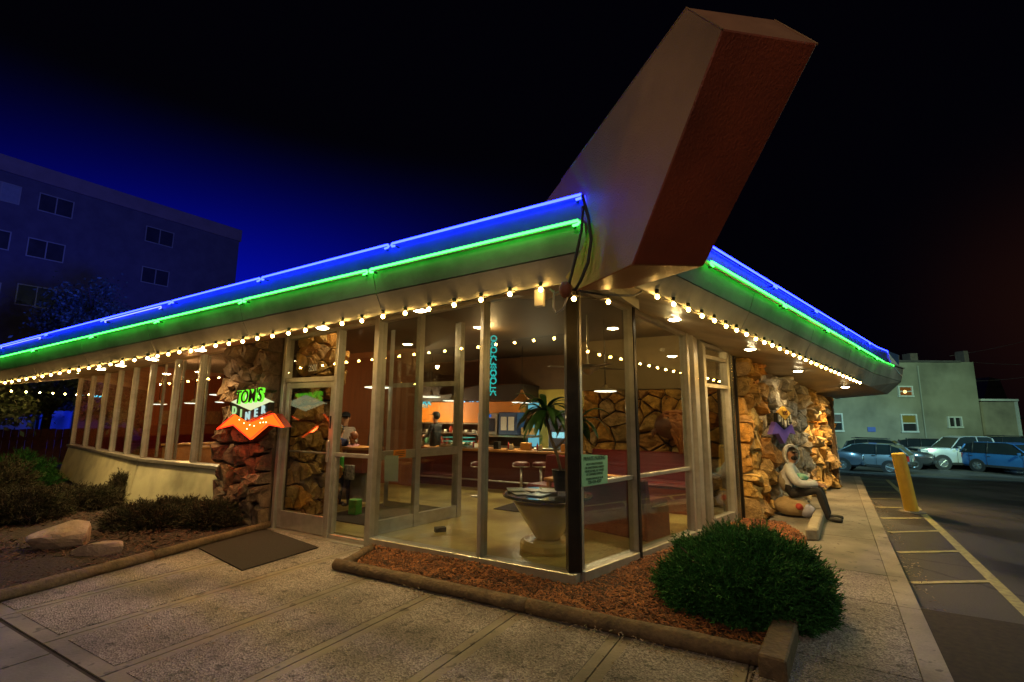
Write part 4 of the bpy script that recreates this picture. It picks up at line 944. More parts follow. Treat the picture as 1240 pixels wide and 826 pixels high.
# back kitchen: line B0..B1
Kb=np.array([-5.5,16.6,0]); dK=np.array([.866,-.5,0]); nK=np.array([-.5,-.866,0])
def PK(s,o,z): return Kb+dK*s+nK*o+np.array([0,0,z])
b=MB(); b.fbox(PK,-1.5,9.8,-.15,0,.09,3.4); D(b,'kitchen_wall',mat('kitchen_wall',(.14,.08,.035),.6,0,(.1,.055,.03),3))
b=MB(); b.fbox(PK,1.45,6.9,.02,.5,1.52,2.08); D(b,'orange_valance',ORP)
b=MB(); b.fbox(PK,-1.5,7.2,.0,.9,2.10,2.5); D(b,'dark_bulkhead',mat('dark_bulkhead',(.02,.014,.01),.5,0,(.03,.02,.015),4))
b=MB(); b.fbox(PK,7.15,9.8,.01,.04,.09,2.4); D(b,'yellow_wall',YELW)
def shelfunit(label,s0,s1,o0,o1,zs,nm='shelf'):
    t=thing('kitchen_shelf',label,'shelf',PK((s0+s1)/2,o0,zs[0])); og_=L_(t)
    for z in zs: b=MB(); b.fbox(PK,s0,s1,o0,o1,z-.02,z); b.build('board',STEEL,t,org=og_)
    for s in(s0+.02,s1-.02):
        b=MB(); b.fbox(PK,s-.015,s+.015,o0,o0+.03,.09,zs[-1]+.1); b.build('upright',STEEL,t,org=og_)
    return t
shelfunit('steel shelves crowded with white crockery behind the counter',1.5,3.0,.1,.5,[.92,1.16,1.36])
shelfunit('steel back shelf under the orange valance with jars',3.3,6.9,.1,.5,[.92,1.22,1.5])
CH=mat('white_china',(.70,.68,.60),.3,0,(.6,.58,.5),6)
def dish(kind,label,p,sc_=1,m=None,cat='dish'):
    b=MB()
    pr_={'cup':[(.03,0),(.04,.02),(.045,.09),(.04,.09),(.03,.02),(.001,.015)],'pile':[(.06,0),(.11,.02),(.06,.021),(.11,.045),(.06,.046),(.11,.07),(.07,.075),(.001,.075)],'jug':[(.05,0),(.075,.05),(.07,.14),(.045,.18),(.055,.22),(.02,.225),(.001,.23)],'jar':[(.05,0),(.06,.02),(.06,.14),(.04,.16),(.04,.19),(.001,.19)]}[kind]
    b.lathe((0,0,0),[(r*sc_,z*sc_) for r,z in pr_],12); o=b.build({'cup':'cup','pile':'plate_stack','jug':'jug','jar':'jar'}[kind],m or CH,smooth=True); o.location=tuple(p)
    tag(o,label,cat,'crockery on the kitchen shelves'); return o
rd=random.Random(9); first={}
CRY={'cup':'white cup among the crockery on the kitchen shelves','pile':'stack of white plates on the kitchen shelves','jug':'white jug on the kitchen shelves','jar':'jar on the kitchen shelves'}
for z in(.921,1.161,1.361):
    s=1.6
    while s<2.95:
        k=rd.choice(['cup','pile','jug','cup','jug']) if z<1.3 else rd.choice(['cup','pile'])
        dish(k,CRY[k].replace('on the kitchen shelves','on the %s crockery shelf behind the counter'%{.921:'lowest',1.161:'middle',1.361:'top'}[z]),PK(s,.33,z),rd.uniform(.9,1.15)); s+=rd.uniform(.14,.2)
JM=[mat('jar_glass_red',(.35,.05,.03),.2),mat('jar_brown',(.25,.11,.04),.25),mat('jar_white',(.5,.5,.45),.3),mat('jar_green',(.10,.28,.16),.25)]
for z in(.921,1.221):
    s=3.45
    while s<5.7:
        k=rd.choice(['jar','cup','jar','pile']); ji=rd.randrange(4); dish(k,(('red','brown','whitish','green')[ji]+' ' if k=='jar' else '')+CRY[k].replace('on the kitchen shelves','on the %s shelf under the orange valance'%{.921:'lower',1.221:'upper'}[z]),PK(s,.33,z),rd.uniform(.9,1.2),JM[ji] if k=='jar' else CH); s+=rd.uniform(.16,.26)
# window with blue-white light at the left of the valance, machines at right
def kbox(label,cat,nm,s0,s1,o0,o1,z0,z1,m,extra=()):
    t=thing(nm,label,cat,PK((s0+s1)/2,(o0+o1)/2,z0)); og_=L_(t)
    b=MB(); b.fbox(PK,s0,s1,o0,o1,z0,z1); b.build('body',m,t,org=og_,bevel=.012)
    for nm2,a,b_,c,d,mm in extra:
        b=MB(); b.fbox(PK,s0+a*(s1-s0),s0+b_*(s1-s0),o1+.003,o1+.02,z0+c*(z1-z0),z0+d*(z1-z0)); b.build(nm2,mm,t,org=og_)
    return t
PALEL=emis('pale_blue_panel',(.45,.75,1),.8)
kbox('pale blue lit ticket window at the left end of the kitchen','window','ticket_window',1.0,1.85,.52,.56,1.42,1.86,PALEL)
kbox('stainless coffee machine with dark door on the back shelf','coffee machine','coffee_machine',5.75,6.35,.25,.75,1.23,1.78,STEEL,(('door',.1,.9,.15,.75,mat('dark_glass',(.02,.03,.05),.2)),('display',.3,.7,.8,.93,emis('blue_display',(.05,.2,.8),.8))))
kbox('blue fronted drinks machine with two white labels','drinks machine','drinks_machine',6.4,6.95,.25,.75,1.23,1.80,mat('blue_machine',(.05,.09,.22),.4),(('menu_label',.15,.45,.2,.8,WHT),('menu_label',.55,.85,.2,.8,WHT)))
kbox('tall pale cyan lit cooler door right of the machines','cooler','drinks_cooler',7.1,7.3,.2,.45,.95,2.05,emis('cyan_lit_door',(.25,.75,.9),.7))
kbox('pale blue refrigerator behind the palm','refrigerator','refrigerator',7.75,8.3,.1,.6,.1,1.85,mat('fridge_blue',(.16,.26,.42),.4,0,(.13,.2,.34),3),(('door_panel',.05,.95,.5,.97,mat('fridge_panel',(.05,.06,.10),.3)),('lit_label',.2,.8,.62,.7,emis('label_cyan',(.4,.9,1),1.2))))
kbox('white door frame right of the refrigerator','door frame','door_frame',7.55,7.66,.04,.12,.1,2.0,mat('pale_frame',(.6,.62,.58),.5))
# lit pastry case on the counter
pc=thing('pastry_case','green lit glass pastry case standing on the counter behind the vestibule','pastry case',PC(3.0,-.25,.96)); ogp=L_(pc)
b=MB(); b.fbox(PC,2.75,3.5,-.5,-.05,.965,1.0); b.fbox(PC,2.75,3.5,-.5,-.05,1.27,1.30); b.build('case_frame',STEEL,pc,org=ogp)
for z in(1.09,1.18): b=MB(); b.fbox(PC,2.78,3.47,-.48,-.08,z,z+.01); b.build('glass_shelf',emis('pastry_glow',(.25,.9,.6),.55),pc,org=ogp)
b=MB(); b.fbox(PC,2.77,3.48,-.09,-.075,1.0,1.27); b.build('front_glass',GLASS,pc,org=ogp)
for k in range(6): b=MB(); b.ball(PC(2.85+k*.11,-.3,1.03),.04,8,(1,1,.6)); b.build('pastry',mat('pastry_crust',(.55,.36,.14),.6),pc,org=ogp,smooth=True)
lamp('case_lamp','POINT',tuple(PC(3.1,-.2,1.24)),1.5,(.4,1,.7),.05)
# counter clutter
def clutter(nm,label,cat,s,o,d,m,z=.962):
    b=MB(); p=PC(s,o,z+d[2]/2); b.box(p,d,math.atan2(dC[1],dC[0])); return tag(b.build(nm,m,bevel=.006),label,cat)
clutter('napkin_box','orange napkin box on the counter left of the palm','box',5.0,-.1,(.22,.16,.16),mat('orange_box',(.7,.35,.08),.5,0,(.6,.28,.06),6))
clutter('napkin_box','orange box on the counter behind the palm trunk','box',5.9,-.15,(.16,.14,.15),mat('orange_box',(.7,.35,.08)))
clutter('canister','short black canister on the counter beside the glass mullion','canister',4.3,-.05,(.13,.13,.17),SBLK)
clutter('menu_tray','flat grey tray of menus on the counter','tray',5.45,-.2,(.5,.25,.05),STEEL)
kbox('small tan carton on top of the drinks shelf','carton','carton',7.0,7.35,.45,.65,1.24,1.42,mat('tan_carton',(.6,.45,.2),.7))
kbox('open hatch shelf below the machines','shelf','hatch_shelf',5.7,7.35,.15,.7,1.17,1.225,STEEL)
def cond(label,p):
    t=thing('condiment_set',label,'condiments',p,.4,'condiment sets on the lunch counter'); b=MB(); b.box((0,0,.012),(.16,.10,.02)); b.build('tray',STEEL,t)
    for dx,dy,r,h,m in((-.045,0,.022,.15,mat('ketchup_red',(.5,.02,.01),.3)),(.0,.02,.018,.10,CH),(.045,-.015,.024,.12,mat('mustard_yellow',(.65,.42,.03),.3))):
        b=MB(); b.lathe((dx,dy,.022),[(r,0),(r,h*.65),(r*.4,h*.85),(r*.4,h),(.001,h)],10); b.build('bottle',m,t,smooth=True)
    b=MB(); b.box((.0,-.035,.07),(.09,.012,.10)); b.build('menu_card',WHT,t)
for k_,s_ in enumerate((1.2,2.2,3.75,4.65,5.35,6.2)): cond(['condiment set furthest left on the counter','condiment set behind the vestibule door','condiment set just left of the glass mullion','condiment set just right of the black canister','condiment set between the orange box and the grey tray','condiment set at the right end of the counter'][k_],tuple(PC(s_,-.02,.961)))
# pendants
SHADE=mat('pendant_shade',(.55,.45,.28),.4,0,(.45,.36,.2),5)
def pendant(label,p,r,h,m,e,pw,shape='disc'):
    t=thing('pendant_lamp',label,'pendant lamp',p); b=MB(); b.tube([(0,0,h),(0,0,3.3-p[2])],.008,6); b.build('cord',DARKM,t)
    pr_=[(r,0),(r*.98,.012),(r*.35,h*.55),(.03,h),(.03,h+.02)] if shape!='disc' else [(r,0),(r*.9,.02),(.05,.05),(.03,h)]
    b=MB(); b.lathe((0,0,.008),pr_,22); b.build('shade',m,t,smooth=True); b=MB(); b.lathe((0,0,0),[(.001,-.012),(r*.7,-.01),(r*.96,0),(r*.96,.006)],22); b.build('lens',e,t,smooth=True)
    lamp('pendant_light','SPOT',(p[0],p[1],p[2]-.05),pw,(1,.74,.38),.1,(p[0],p[1],0),2.7,.7); return t
WL=emis('pendant_lens',(1,.93,.72),3.2)
def at(x,y,Y): return tuple(CAM+ray(x,y)*Y)
pendant('white disc pendant seen just right of the vestibule mullion',at(458,469.5,9.2),.26,.12,SHADE,WL,90)
pendant('white disc pendant over the counter near the inner door',at(522,481,13.2),.26,.12,SHADE,WL,80)
pendant('flat pendant over the counter left of the glass mullion',at(548,485.5,12.3),.26,.12,SHADE,WL,80)
pendant('wood coloured cone pendant above the counter left of the palm',at(632,487.5,11.2),.24,.26,WOODL,WL,100,'cone')
pendant('white disc pendant in front of the golden stone wall',at(733,474,8.0),.19,.1,SHADE,WL,170)
pendant('disc pendant over the window booths seen past the red arrow sign',at(270,478.5,12.0),.3,.12,SHADE,WL,60)
lamp('dining_light','POINT',(-.4,8.9,3.1),30,(1,.62,.24),.04); lamp('dining_light','POINT',(2.6,8.3,2.85),28,(1,.66,.24),.04); lamp('kitchen_light','POINT',tuple(PK(4.0,1.6,1.9)),140,(1,.70,.38),.03); lamp('kitchen_light','POINT',tuple(PK(7.9,1.3,2.1)),26,(1,.8,.45),.03)
lamp('dining_light','POINT',(-6.0,10.8,2.3),45,(1,.45,.14),.04); lamp('vestibule_light','POINT',(-2.6,8.2,3.1),26,(1,.70,.36),.04)
# ceiling fan
fp=at(712,447,7.6); fan=thing('ceiling_fan','grey ceiling fan hanging behind the corner glass','ceiling fan',fp)
b=MB(); b.tube([(0,0,.05),(0,0,3.3-fp[2])],.015,8); b.build('downrod',STEEL,fan); b=MB(); b.lathe((0,0,-.04),[(.04,-.05),(.09,0),(.16,.02),(.17,.09),(.05,.12)],20); b.build('motor',STEEL,fan,smooth=True)
for k in range(4):
    a=k*PI/2+.35; b=MB(); b.box((math.cos(a)*.42,math.sin(a)*.42,.02),(.5,.12,.012),a); b.build('blade',mat('fan_blade',(.25,.2,.13),.5),fan)
# neon lettering inside
def zig(label,cat,p0,h,m,n=15,amp=.05):
    t=thing('neon_lettering',label,cat,p0); b=MB(); rnd=random.Random(3)
    z=0
    for i in range(n):
        k=rnd.choice([0,1,2]); c=(0,0,-i*h/n)
        if k==0: pth=[(amp*math.cos(q*PI/4),0,c[2]+.05*math.sin(q*PI/4)) for q in range(9)]
        elif k==1: pth=[(-amp,0,c[2]+.05),(-amp,0,c[2]-.05),(amp,0,c[2]-.05)]
        else: pth=[(-amp,0,c[2]-.05),(0,0,c[2]+.05),(amp,0,c[2]-.05)]
        b=MB(); b.tube(pth,.012,5); b.build('letter_tube',m,t,smooth=True)
    return t
zig('narrow vertical cyan neon lettering hanging inside right of the mullion','neon lettering',at(598,410,8.5),1.02,emis('cyan_neon_dim',(.05,.75,.65),.75))
def neonblob(label,p,m,sc_,seed):
    t=thing('neon_lettering',label,'neon sign',p); rnd=random.Random(seed)
    for i in range(4):
        b=MB(); x=(i-1.5)*.11*sc_; pth=[(x+rnd.uniform(-.06,.06)*sc_,0,rnd.uniform(-.12,.12)*sc_) for _ in range(5)]; b.tube(pth,.016*sc_,5); b.build('letter_tube',m,t,smooth=True)
    b=MB(); b.box((0,.05,0),(.55*sc_,.02,.34*sc_)); b.build('backing',SBLK,t)
neonblob('bright blue white neon sign left of the glass mullion above the orange valance',at(571.5,483,13.6),emis('blue_white_neon',(.15,.55,1),3),1.0,2)
neonblob('cyan neon script above the left part of the orange valance',at(518,486,14.2),emis('cyan_script',(.08,.6,.8),2),1.15,5)
neonblob('small green neon script above the cyan one',at(523,477.5,14.4),emis('green_script',(.1,.8,.08),1),.7,7)
b=MB(); b.box(at(632,481,13.2),(.62,.03,.3)); tag(b.build('wall_poster',mat('tan_poster',(.40,.26,.12),.6,0,(.2,.13,.07),9)),'tan framed poster above the cone pendant','poster')
# planter table with palm
pt_=np.array([.46,6.30,.09])
pl=thing('planter_table','round table with dark top on a cream cone pedestal inside the corner glass','table',pt_)
b=MB(); b.lathe((0,0,0),[(.34,0),(.35,.03),(.34,.09),(.30,.12),(.10,.13)],32); b.build('pedestal_base',mat('cream_gloss',(.55,.40,.14),.25,0,(.50,.36,.12),3,coat=.4),pl,smooth=False,bevel=0)
b=MB(); b.lathe((0,0,.12),[(.15,0),(.17,.04),(.42,.42),(.46,.50)],32); b.build('cone_pedestal',mat('cream_gloss',(.55,.40,.14)),pl,smooth=True)
b=MB(); b.lathe((0,0,.62),[(.54,0),(.56,.012),(.56,.03),(.54,.04),(.001,.04)],40); b.build('table_top',mat('dark_gloss_top',(.02,.02,.015),.12,0,(.03,.03,.02),5,coat=.5),pl)
for k,(dx,dy,rz,c) in enumerate([(-.33,-.05,.3,(.45,.48,.42)),(-.12,-.18,-.5,(.30,.42,.50)),(-.2,.15,.9,(.5,.38,.22)),(-.40,.14,.1,(.36,.44,.36)),(.02,.05,-.2,(.45,.42,.35))]):
    b=MB(); b.box((pt_[0]+dx,pt_[1]+dy,.758+.005*k),(.21,.28,.006),rz); tag(b.build('magazine',mat('magazine_cover_%d'%k,c,.35,0,tuple(q*.5 for q in c),9)),['pale grey leaflet at the left rim of the round table','bluish magazine at the front of the round table','tan magazine near the middle of the round table','greenish leaflet at the back left of the round table','cream leaflet beside the black plant pot'][k],'magazine','magazines on the round table')
pot=np.array([pt_[0]+.17,pt_[1]-.03,.79])
palm=thing('potted_palm','leafy dracaena palm in a black pot on the round table','potted plant',pot)
b=MB(); b.lathe((0,0,0),[(.085,0),(.12,.25),(.125,.25),(.11,.24),(.001,.22)],18); b.build('pot',mat('black_pot',(.012,.012,.012),.4),palm,smooth=True)
b=MB(); trp=[(0,0,.2),(-.05,.0,.42),(-.13,.01,.65),(-.18,.02,.86),(-.20,.02,.98)]; b.tube(trp,[.02,.02,.019,.018,.02],8); b.build('trunk',mat('palm_trunk',(.32,.24,.14),.8,0,(.2,.14,.08),20,.4),palm,smooth=True)
LEAF=mat('palm_leaf',(.035,.11,.02),.4,0,(.06,.16,.03),4)
rnd=random.Random(12)
def leaf(b,base,az,el,ln,wd,droop):
    n=7; vs=[];p=Vector(base); d=Vector((math.cos(az)*math.cos(el),math.sin(az)*math.cos(el),math.sin(el)))
    side=Vector((-math.sin(az),math.cos(az),0))
    for i in range(n+1):
        q=i/n; w_=wd*math.sin(PI*min(1,.08+q*.92))**.7*(1 if q<1 else 0); upv=side.cross(d).normalized()
        vs+=[p-side*w_+upv*w_*.25,p.copy(),p+side*w_+upv*w_*.25]
        p=p+d*(ln/n); d=(d+Vector((0,0,-droop))).normalized()
    fs=[]
    for i in range(n):
        a=i*3; fs+=[(a,a+1,a+4,a+3),(a+1,a+2,a+5,a+4)]
    b.add(vs,fs)
for hb,cnt in(((-.20,.02,.98),38),((.22,-.02,.86),16)):
    for k in range(cnt):
        b=MB(); leaf(b,hb,rnd.uniform(0,2*PI),rnd.uniform(-.15,1.15),rnd.uniform(.40,.60),rnd.uniform(.038,.056),rnd.uniform(.22,.46)); b.build('leaf',LEAF,palm,smooth=True)
b=MB(); b.tube([(-.08,0,.5),(.05,-.01,.62),(.17,-.02,.78),(.22,-.02,.87)],[.014,.012,.012,.014],7); b.build('branch',mat('palm_trunk',(.32,.24,.14)),palm,smooth=True)
# red booth and tables behind facade B
def booth(label,o,rz,w_=1.5,h=1.0):
    t=thing('red_booth',label,'booth',(o[0],o[1],.09),rz)
    b=MB(); b.hexa([(-w_/2,-.30,.0),(w_/2,-.30,.0),(w_/2,.30,.0),(-w_/2,.30,.0),(-w_/2,-.28,.40),(w_/2,-.28,.40),(w_/2,.24,.40),(-w_/2,.24,.40)]); b.build('seat_box',REDW,t)
    b=MB(); b.hexa([(-w_/2,-.30,.41),(w_/2,-.30,.41),(w_/2,.16,.41),(-w_/2,.16,.41),(-w_/2,-.27,.50),(w_/2,-.27,.50),(w_/2,.16,.50),(-w_/2,.16,.50)]); b.build('seat_cushion',REDV,t,bevel=.03)
    b=MB(); b.hexa([(-w_/2,.17,.38),(w_/2,.17,.38),(w_/2,.32,.0),(-w_/2,.32,.0),(-w_/2,.24,h),(w_/2,.24,h),(w_/2,.34,h),(-w_/2,.34,h)]); b.build('backrest',REDV,t,bevel=.02); return t
booth('dark red booth seat right behind the corner glass',(1.55,7.35),2.35,1.3,.78)
booth('red booth along the golden stone wall',PI_(1.3,.75,0),PI+2.618,1.9,.98)
booth('red booth by the window next to the side door',PB(2.2,-1.9,0),-.7854,1.2,.95)
def table(label,p,rz,w_=1.1,d=.7):
    t=thing('dining_table',label,'table',(p[0],p[1],.09),rz); b=MB(); b.box((0,0,.70),(w_,d,.04)); b.build('table_top',WOODL,t,bevel=.008)
    for sx in(-1,1):
        for sy in(-1,1): b=MB(); b.box((sx*(w_/2-.06),sy*(d/2-.06),.34),(.05,.05,.68)); b.build('leg',WOODL,t)
table('wooden dining table behind the right hand glass',PB(1.9,-1.25,0),.785)
# carved wooden eagle in front of the golden wall
eg=thing('eagle_carving','large carved wooden eagle head with swept feathers by the golden stone wall','carving',PI_(2.05,.5,1.6)); oge=L_(eg)
EW=mat('carved_wood',(.50,.20,.06),.45,0,(.18,.06,.02),7,.4,20)
b=MB(); b.ball(PI_(1.9,.5,1.55),.27,16,(1.15,.7,.95)); b.build('head',mat('dark_carved_wood',(.14,.055,.02),.4,0,(.08,.03,.015),7,.4,20),eg,org=oge,smooth=True)
b=MB(); b.tube([PI_(1.72,.55,1.5),PI_(1.6,.6,1.42),PI_(1.58,.6,1.33)],[.07,.05,.012],8); b.build('beak',mat('dark_carved_wood',(.1,.04,.015)),eg,org=oge,smooth=True)
for k in range(22):
    a=k/21; z0=1.72-.22*(k%3); st=PI_(1.8+.12*(k%4),.66,1.78-.05*(k%5)); e_=PI_(2.05+.30*math.cos(-1.5+2.1*a),.62,1.5+.42*math.sin(-1.5+2.1*a)-.03); md=(st+e_)/2+np.array([0,0,.08])
    b=MB(); b.tube([st,md,e_],[.03,.045,.008],6); b.build('feather',EW,eg,org=oge,smooth=True)
REDV=mat('red_vinyl',(.13,.009,.007));PANW=mat('panelled_wall',(.30,.10,.03),.45,0,(.22,.07,.02),3,.1,20,stretch=(4,4,.4))
p_,q_=P2(6.6,-.05,0),BACK[0]; d_=(q_-p_)/np.linalg.norm(q_-p_); n_2=np.array([-d_[1],d_[0],0])*.05
b=MB(); b.hexa([p_-n_2,p_+n_2,q_+n_2,q_-n_2,p_-n_2+[0,0,3.5],p_+n_2+[0,0,3.5],q_+n_2+[0,0,3.5],q_-n_2+[0,0,3.5]]); D(b,'end_wall',PANW)
b=MB(); b.hexa([p_+d_*.5-n_2*1.6+[0,0,.6],p_+d_*.5-n_2*1.2+[0,0,.6],q_-n_2*1.2+[0,0,.6],q_-n_2*1.6+[0,0,.6],p_+d_*.5-n_2*1.6+[0,0,1.0],p_+d_*.5-n_2*1.2+[0,0,1.0],q_-n_2*1.2+[0,0,1.0],q_-n_2*1.6+[0,0,1.0]]); D(b,'wall_cushion',REDV)
for k_ in range(4):
    c_=p_+d_*(1.0+1.5*k_)-n_2*1.5; b=MB(); b.hexa([c_-d_*.3+[0,0,1.35],c_-d_*.3-n_2*.4+[0,0,1.35],c_+d_*.3-n_2*.4+[0,0,1.35],c_+d_*.3+[0,0,1.35],c_-d_*.3+[0,0,1.8],c_-d_*.3-n_2*.4+[0,0,1.8],c_+d_*.3-n_2*.4+[0,0,1.8],c_+d_*.3+[0,0,1.8]])
    tag(b.build('wall_picture',mat('tan_poster',(.40,.26,.12))),'framed tan picture on the panelled end wall, %s from the window'%['first','second','third','fourth'][k_],'picture')
b=MB(); b.fbox(PA,5.6,9.6,-4.1,-4.0,.09,3.3); D(b,'dining_partition',PANW)
b=MB(); b.fbox(P2,.6,7.5,-4.6,-4.5,.09,3.3); D(b,'dining_partition',PANW)
pendant('added small disc pendant over the first booth at the left windows',tuple(PA(7.0,-1.0,1.95)),.2,.1,SHADE,WL,55)  # these four pendants are added to brighten the left dining room
pendant('added small disc pendant over the second booth at the left windows',tuple(PA(8.6,-1.2,1.95)),.2,.1,SHADE,WL,55)
pendant('added small disc pendant past the bend of the left windows',tuple(P2(1.6,-1.3,1.95)),.2,.1,SHADE,WL,55)
pendant('added small disc pendant near the far end of the left windows',tuple(P2(4.2,-1.3,1.95)),.2,.1,SHADE,WL,55)
lamp('dining_light','POINT',tuple(P2(4.6,-2.2,2.7)),130,(1,.42,.13),.04)  # unseen lamp added to light the panelled end wall
# window booths at the left
BW=mat('booth_wood',(.42,.17,.05),.45,0,(.30,.12,.035),5,.1,30)
for k,s in enumerate((6.45,7.7,9.0)):
    t=thing('window_booth',['wooden booth back at the left windows next to the stone wall','second wooden booth back at the left windows','wooden booth back at the bend of the left windows'][k],'booth',PA(s,-.9,.09)); og_=L_(t)
    b=MB(); b.fbox(PA,s,s+.1,-1.6,-.3,.09,1.05); b.build('backrest',BW,t,org=og_,bevel=.015); b=MB(); b.fbox(PA,s-.45,s,-1.6,-.3,.40,.52); b.build('seat',mat('tan_vinyl',(.35,.15,.06),.5),t,org=og_,bevel=.02)
    b=MB(); b.fbox(PA,s-.02,s+.12,-1.62,-.28,1.05,1.09); b.build('cap_rail',WOODL,t,org=og_)
    if k<2: 
        t=thing('window_table',['wooden table by the left windows nearest the stone wall','wooden table between the booths at the left windows'][k],'table',PA(s+.6,-.9,.09)); og_=L_(t)
        b=MB(); b.fbox(PA,s+.3,s+.85,-1.5,-.25,.74,.78); b.build('table_top',WOODL,t,org=og_,bevel=.008); b=MB(); b.fbox(PA,s+.53,s+.61,-.95,-.85,.09,.74); b.build('pedestal',STEEL,t,org=og_)
# host stand and news racks seen through the sidelight
hs=thing('host_stand','orange brown host stand behind the sidelight of the entrance','host stand',(-3.2,9.3,.09)); 
b=MB(); b.box((0,0,.35),(1.5,.12,.5),-.5); b.build('lower_wall',mat('grey_brick_tile',(.30,.27,.20),.8,0,(.22,.2,.15),16,.5),hs)
b=MB(); b.box((0,0,.80),(1.6,.4,.40),-.5); b.build('cabinet',mat('orange_brown_wood',(.30,.085,.03),.4,0,(.22,.06,.02),4),hs,bevel=.01)
b=MB(); b.box((0,0,1.02),(1.7,.5,.04),-.5); b.build('top',WOODL,hs)
def rack(label,p,d,m): b=MB(); b.box((p[0],p[1],p[2]),d,-.5); tag(b.build('leaflet_box',m,bevel=.008),label,'leaflet box')
GRB=mat('bright_green_box',(.05,.42,.05),.5,0,(.04,.35,.04),5)
rack('bright green leaflet box at the foot of the host stand',at(430,616,8.3),(.17,.14,.30),GRB)
rack('bright green leaflet box hung on the host stand',at(412,562,8.6),(.13,.06,.24),GRB)
rack('white and black leaflet rack hung on the host stand',at(423,572,8.6),(.20,.06,.24),mat('leaflet_rack',(.45,.42,.35),.5,0,(.03,.03,.03),22))
b=MB(); b.box(ground(533,641,.12),(.15,.1,.06),.4); tag(b.build('door_wedge',BLACK),'small black door wedge on the diner floor','door wedge')

# ------------------------------------------------------------------ PEOPLE
SKIN=mat('skin',(.42,.22,.13),.55,0,(.36,.18,.10),9); SKIND=mat('dark_skin',(.13,.065,.04),.5,0,(.10,.05,.03),9)
def skinned(name,J,E_,mats,parent,sub=2,smooth=True,root=0):
    """J: list of (pos, radius, mat index); E_: edges. One continuous surface, face materials from the nearest bone."""
    me=bpy.data.meshes.new(name); me.from_pydata([tuple(j[0]) for j in J],E_,[]); o=bpy.data.objects.new(name,me); C.objects.link(o)
    sk=o.modifiers.new('skin','SKIN'); sk.use_smooth_shade=True
    if not me.skin_vertices: me.skin_vertices.new() if hasattr(me.skin_vertices,'new') else None
    for i,j in enumerate(J):
        r=j[1] if isinstance(j[1],tuple) else (j[1],j[1]); me.skin_vertices[0].data[i].radius=r; me.skin_vertices[0].data[i].use_root=(i==root)
    ss=o.modifiers.new('sub','SUBSURF'); ss.levels=sub; ss.render_levels=sub
    bpy.context.view_layer.update()
    m2=bpy.data.meshes.new_from_object(o.evaluated_get(bpy.context.evaluated_depsgraph_get())); bpy.data.objects.remove(o)
    m2.materials.clear()
    for q in mats: m2.materials.append(q)
    segs=[(np.array(J[a][0]),np.array(J[b_][0]),J[a][2],J[b_][2]) for a,b_ in E_]
    for p in m2.polygons:
        c=np.array(p.center); best=None
        for a,b_,ma,mb in segs:
            d=b_-a; t=max(0,min(1,(c-a)@d/(d@d+1e-9))); dist=np.linalg.norm(c-(a+d*t))
            if best is None or dist<best[0]: best=(dist,ma if t<.5 else mb)
        p.material_index=best[1]; p.use_smooth=True
    o=bpy.data.objects.new(name,m2); C.objects.link(o); o.parent=parent; return o
def hand(J,E_,w0,d,palmdir,mi,curl=.6,s=1.0,parent=0):
    """adds palm and five fingers starting from joint index `parent` at wrist w0"""
    d=Vector(d).normalized(); n=Vector(palmdir).normalized(); sd=d.cross(n).normalized()
    i0=len(J); J.append((tuple(Vector(w0)+d*.05*s),(.034*s,.018*s),mi)); E_.append((parent,i0))
    for k,(off,ln) in enumerate(((-.03,.072),(-.01,.082),(.01,.078),(.028,.062))):
        a=Vector(w0)+d*.085*s+sd*off*s; p1=a+(d+n*curl*.6).normalized()*ln*.5*s; p2=p1+(d*.5+n*curl*1.2).normalized()*ln*.5*s
        i=len(J); J+= [(tuple(a),.0095*s,mi),(tuple(p1),.0088*s,mi),(tuple(p2),.007*s,mi)]; E_+=[(i0,i),(i,i+1),(i+1,i+2)]
    a=Vector(w0)+d*.03*s-sd*.03*s; p1=a+(d*.6-sd*.8+n*.3).normalized()*.035*s; p2=p1+(d*.9+n*.5).normalized()*.03*s
    i=len(J); J+=[(tuple(p1),.0105*s,mi),(tuple(p2),.008*s,mi)]; E_+=[(i0,i),(i,i+1)]
# the sitting man (local frame: x forward = way he faces, y to his left, z up)
hip=ground(966,622,0); 
man=thing('person','man in a grey hooded sweatshirt and black trousers sitting against the right stone wall',"person",(4.93,8.93,0),-.62)
man['category']='person'
HOOD=mat('grey_hoodie',(.55,.56,.58),.85,0,(.42,.43,.45),10,.4,60); PANT=mat('black_trousers',(.012,.011,.012),.8,0,(.022,.02,.02),14,.3,60); SHOE=mat('black_shoes',(.014,.013,.013),.45,0,(.03,.028,.026),14); BEAR=mat('dark_beard',(.02,.013,.01),.8)
BEIGE=mat('hoodie_beige_back',(.30,.25,.17),.85,0,(.24,.20,.13),10,.4,60)
zs=.33; HY=-.95
def hy(p,c=(.085,0)):
    x,y=p[0]-c[0],p[1]-c[1]; return (c[0]+x*math.cos(HY)-y*math.sin(HY),c[1]+x*math.sin(HY)+y*math.cos(HY),p[2])
J=[((0,0,zs+.10),(.165,.14),1)]      #0 pelvis
E_=[]
def J_(p,r,m,par): J.append((p,r,m)); E_.append((par,len(J)-1)); return len(J)-1
sp1=J_((-.02,0,zs+.28),(.185,.165),0,0); sp2=J_((.02,0,zs+.44),(.205,.165),0,sp1); nk=J_((.05,0,zs+.56),.075,0,sp2); hd0=J_((.085,0,zs+.64),.07,2,nk)
hd1=J_((.10,0,zs+.73),(.088,.098),2,hd0); hd2=J_((.095,0,zs+.80),(.08,.085),2,hd1)
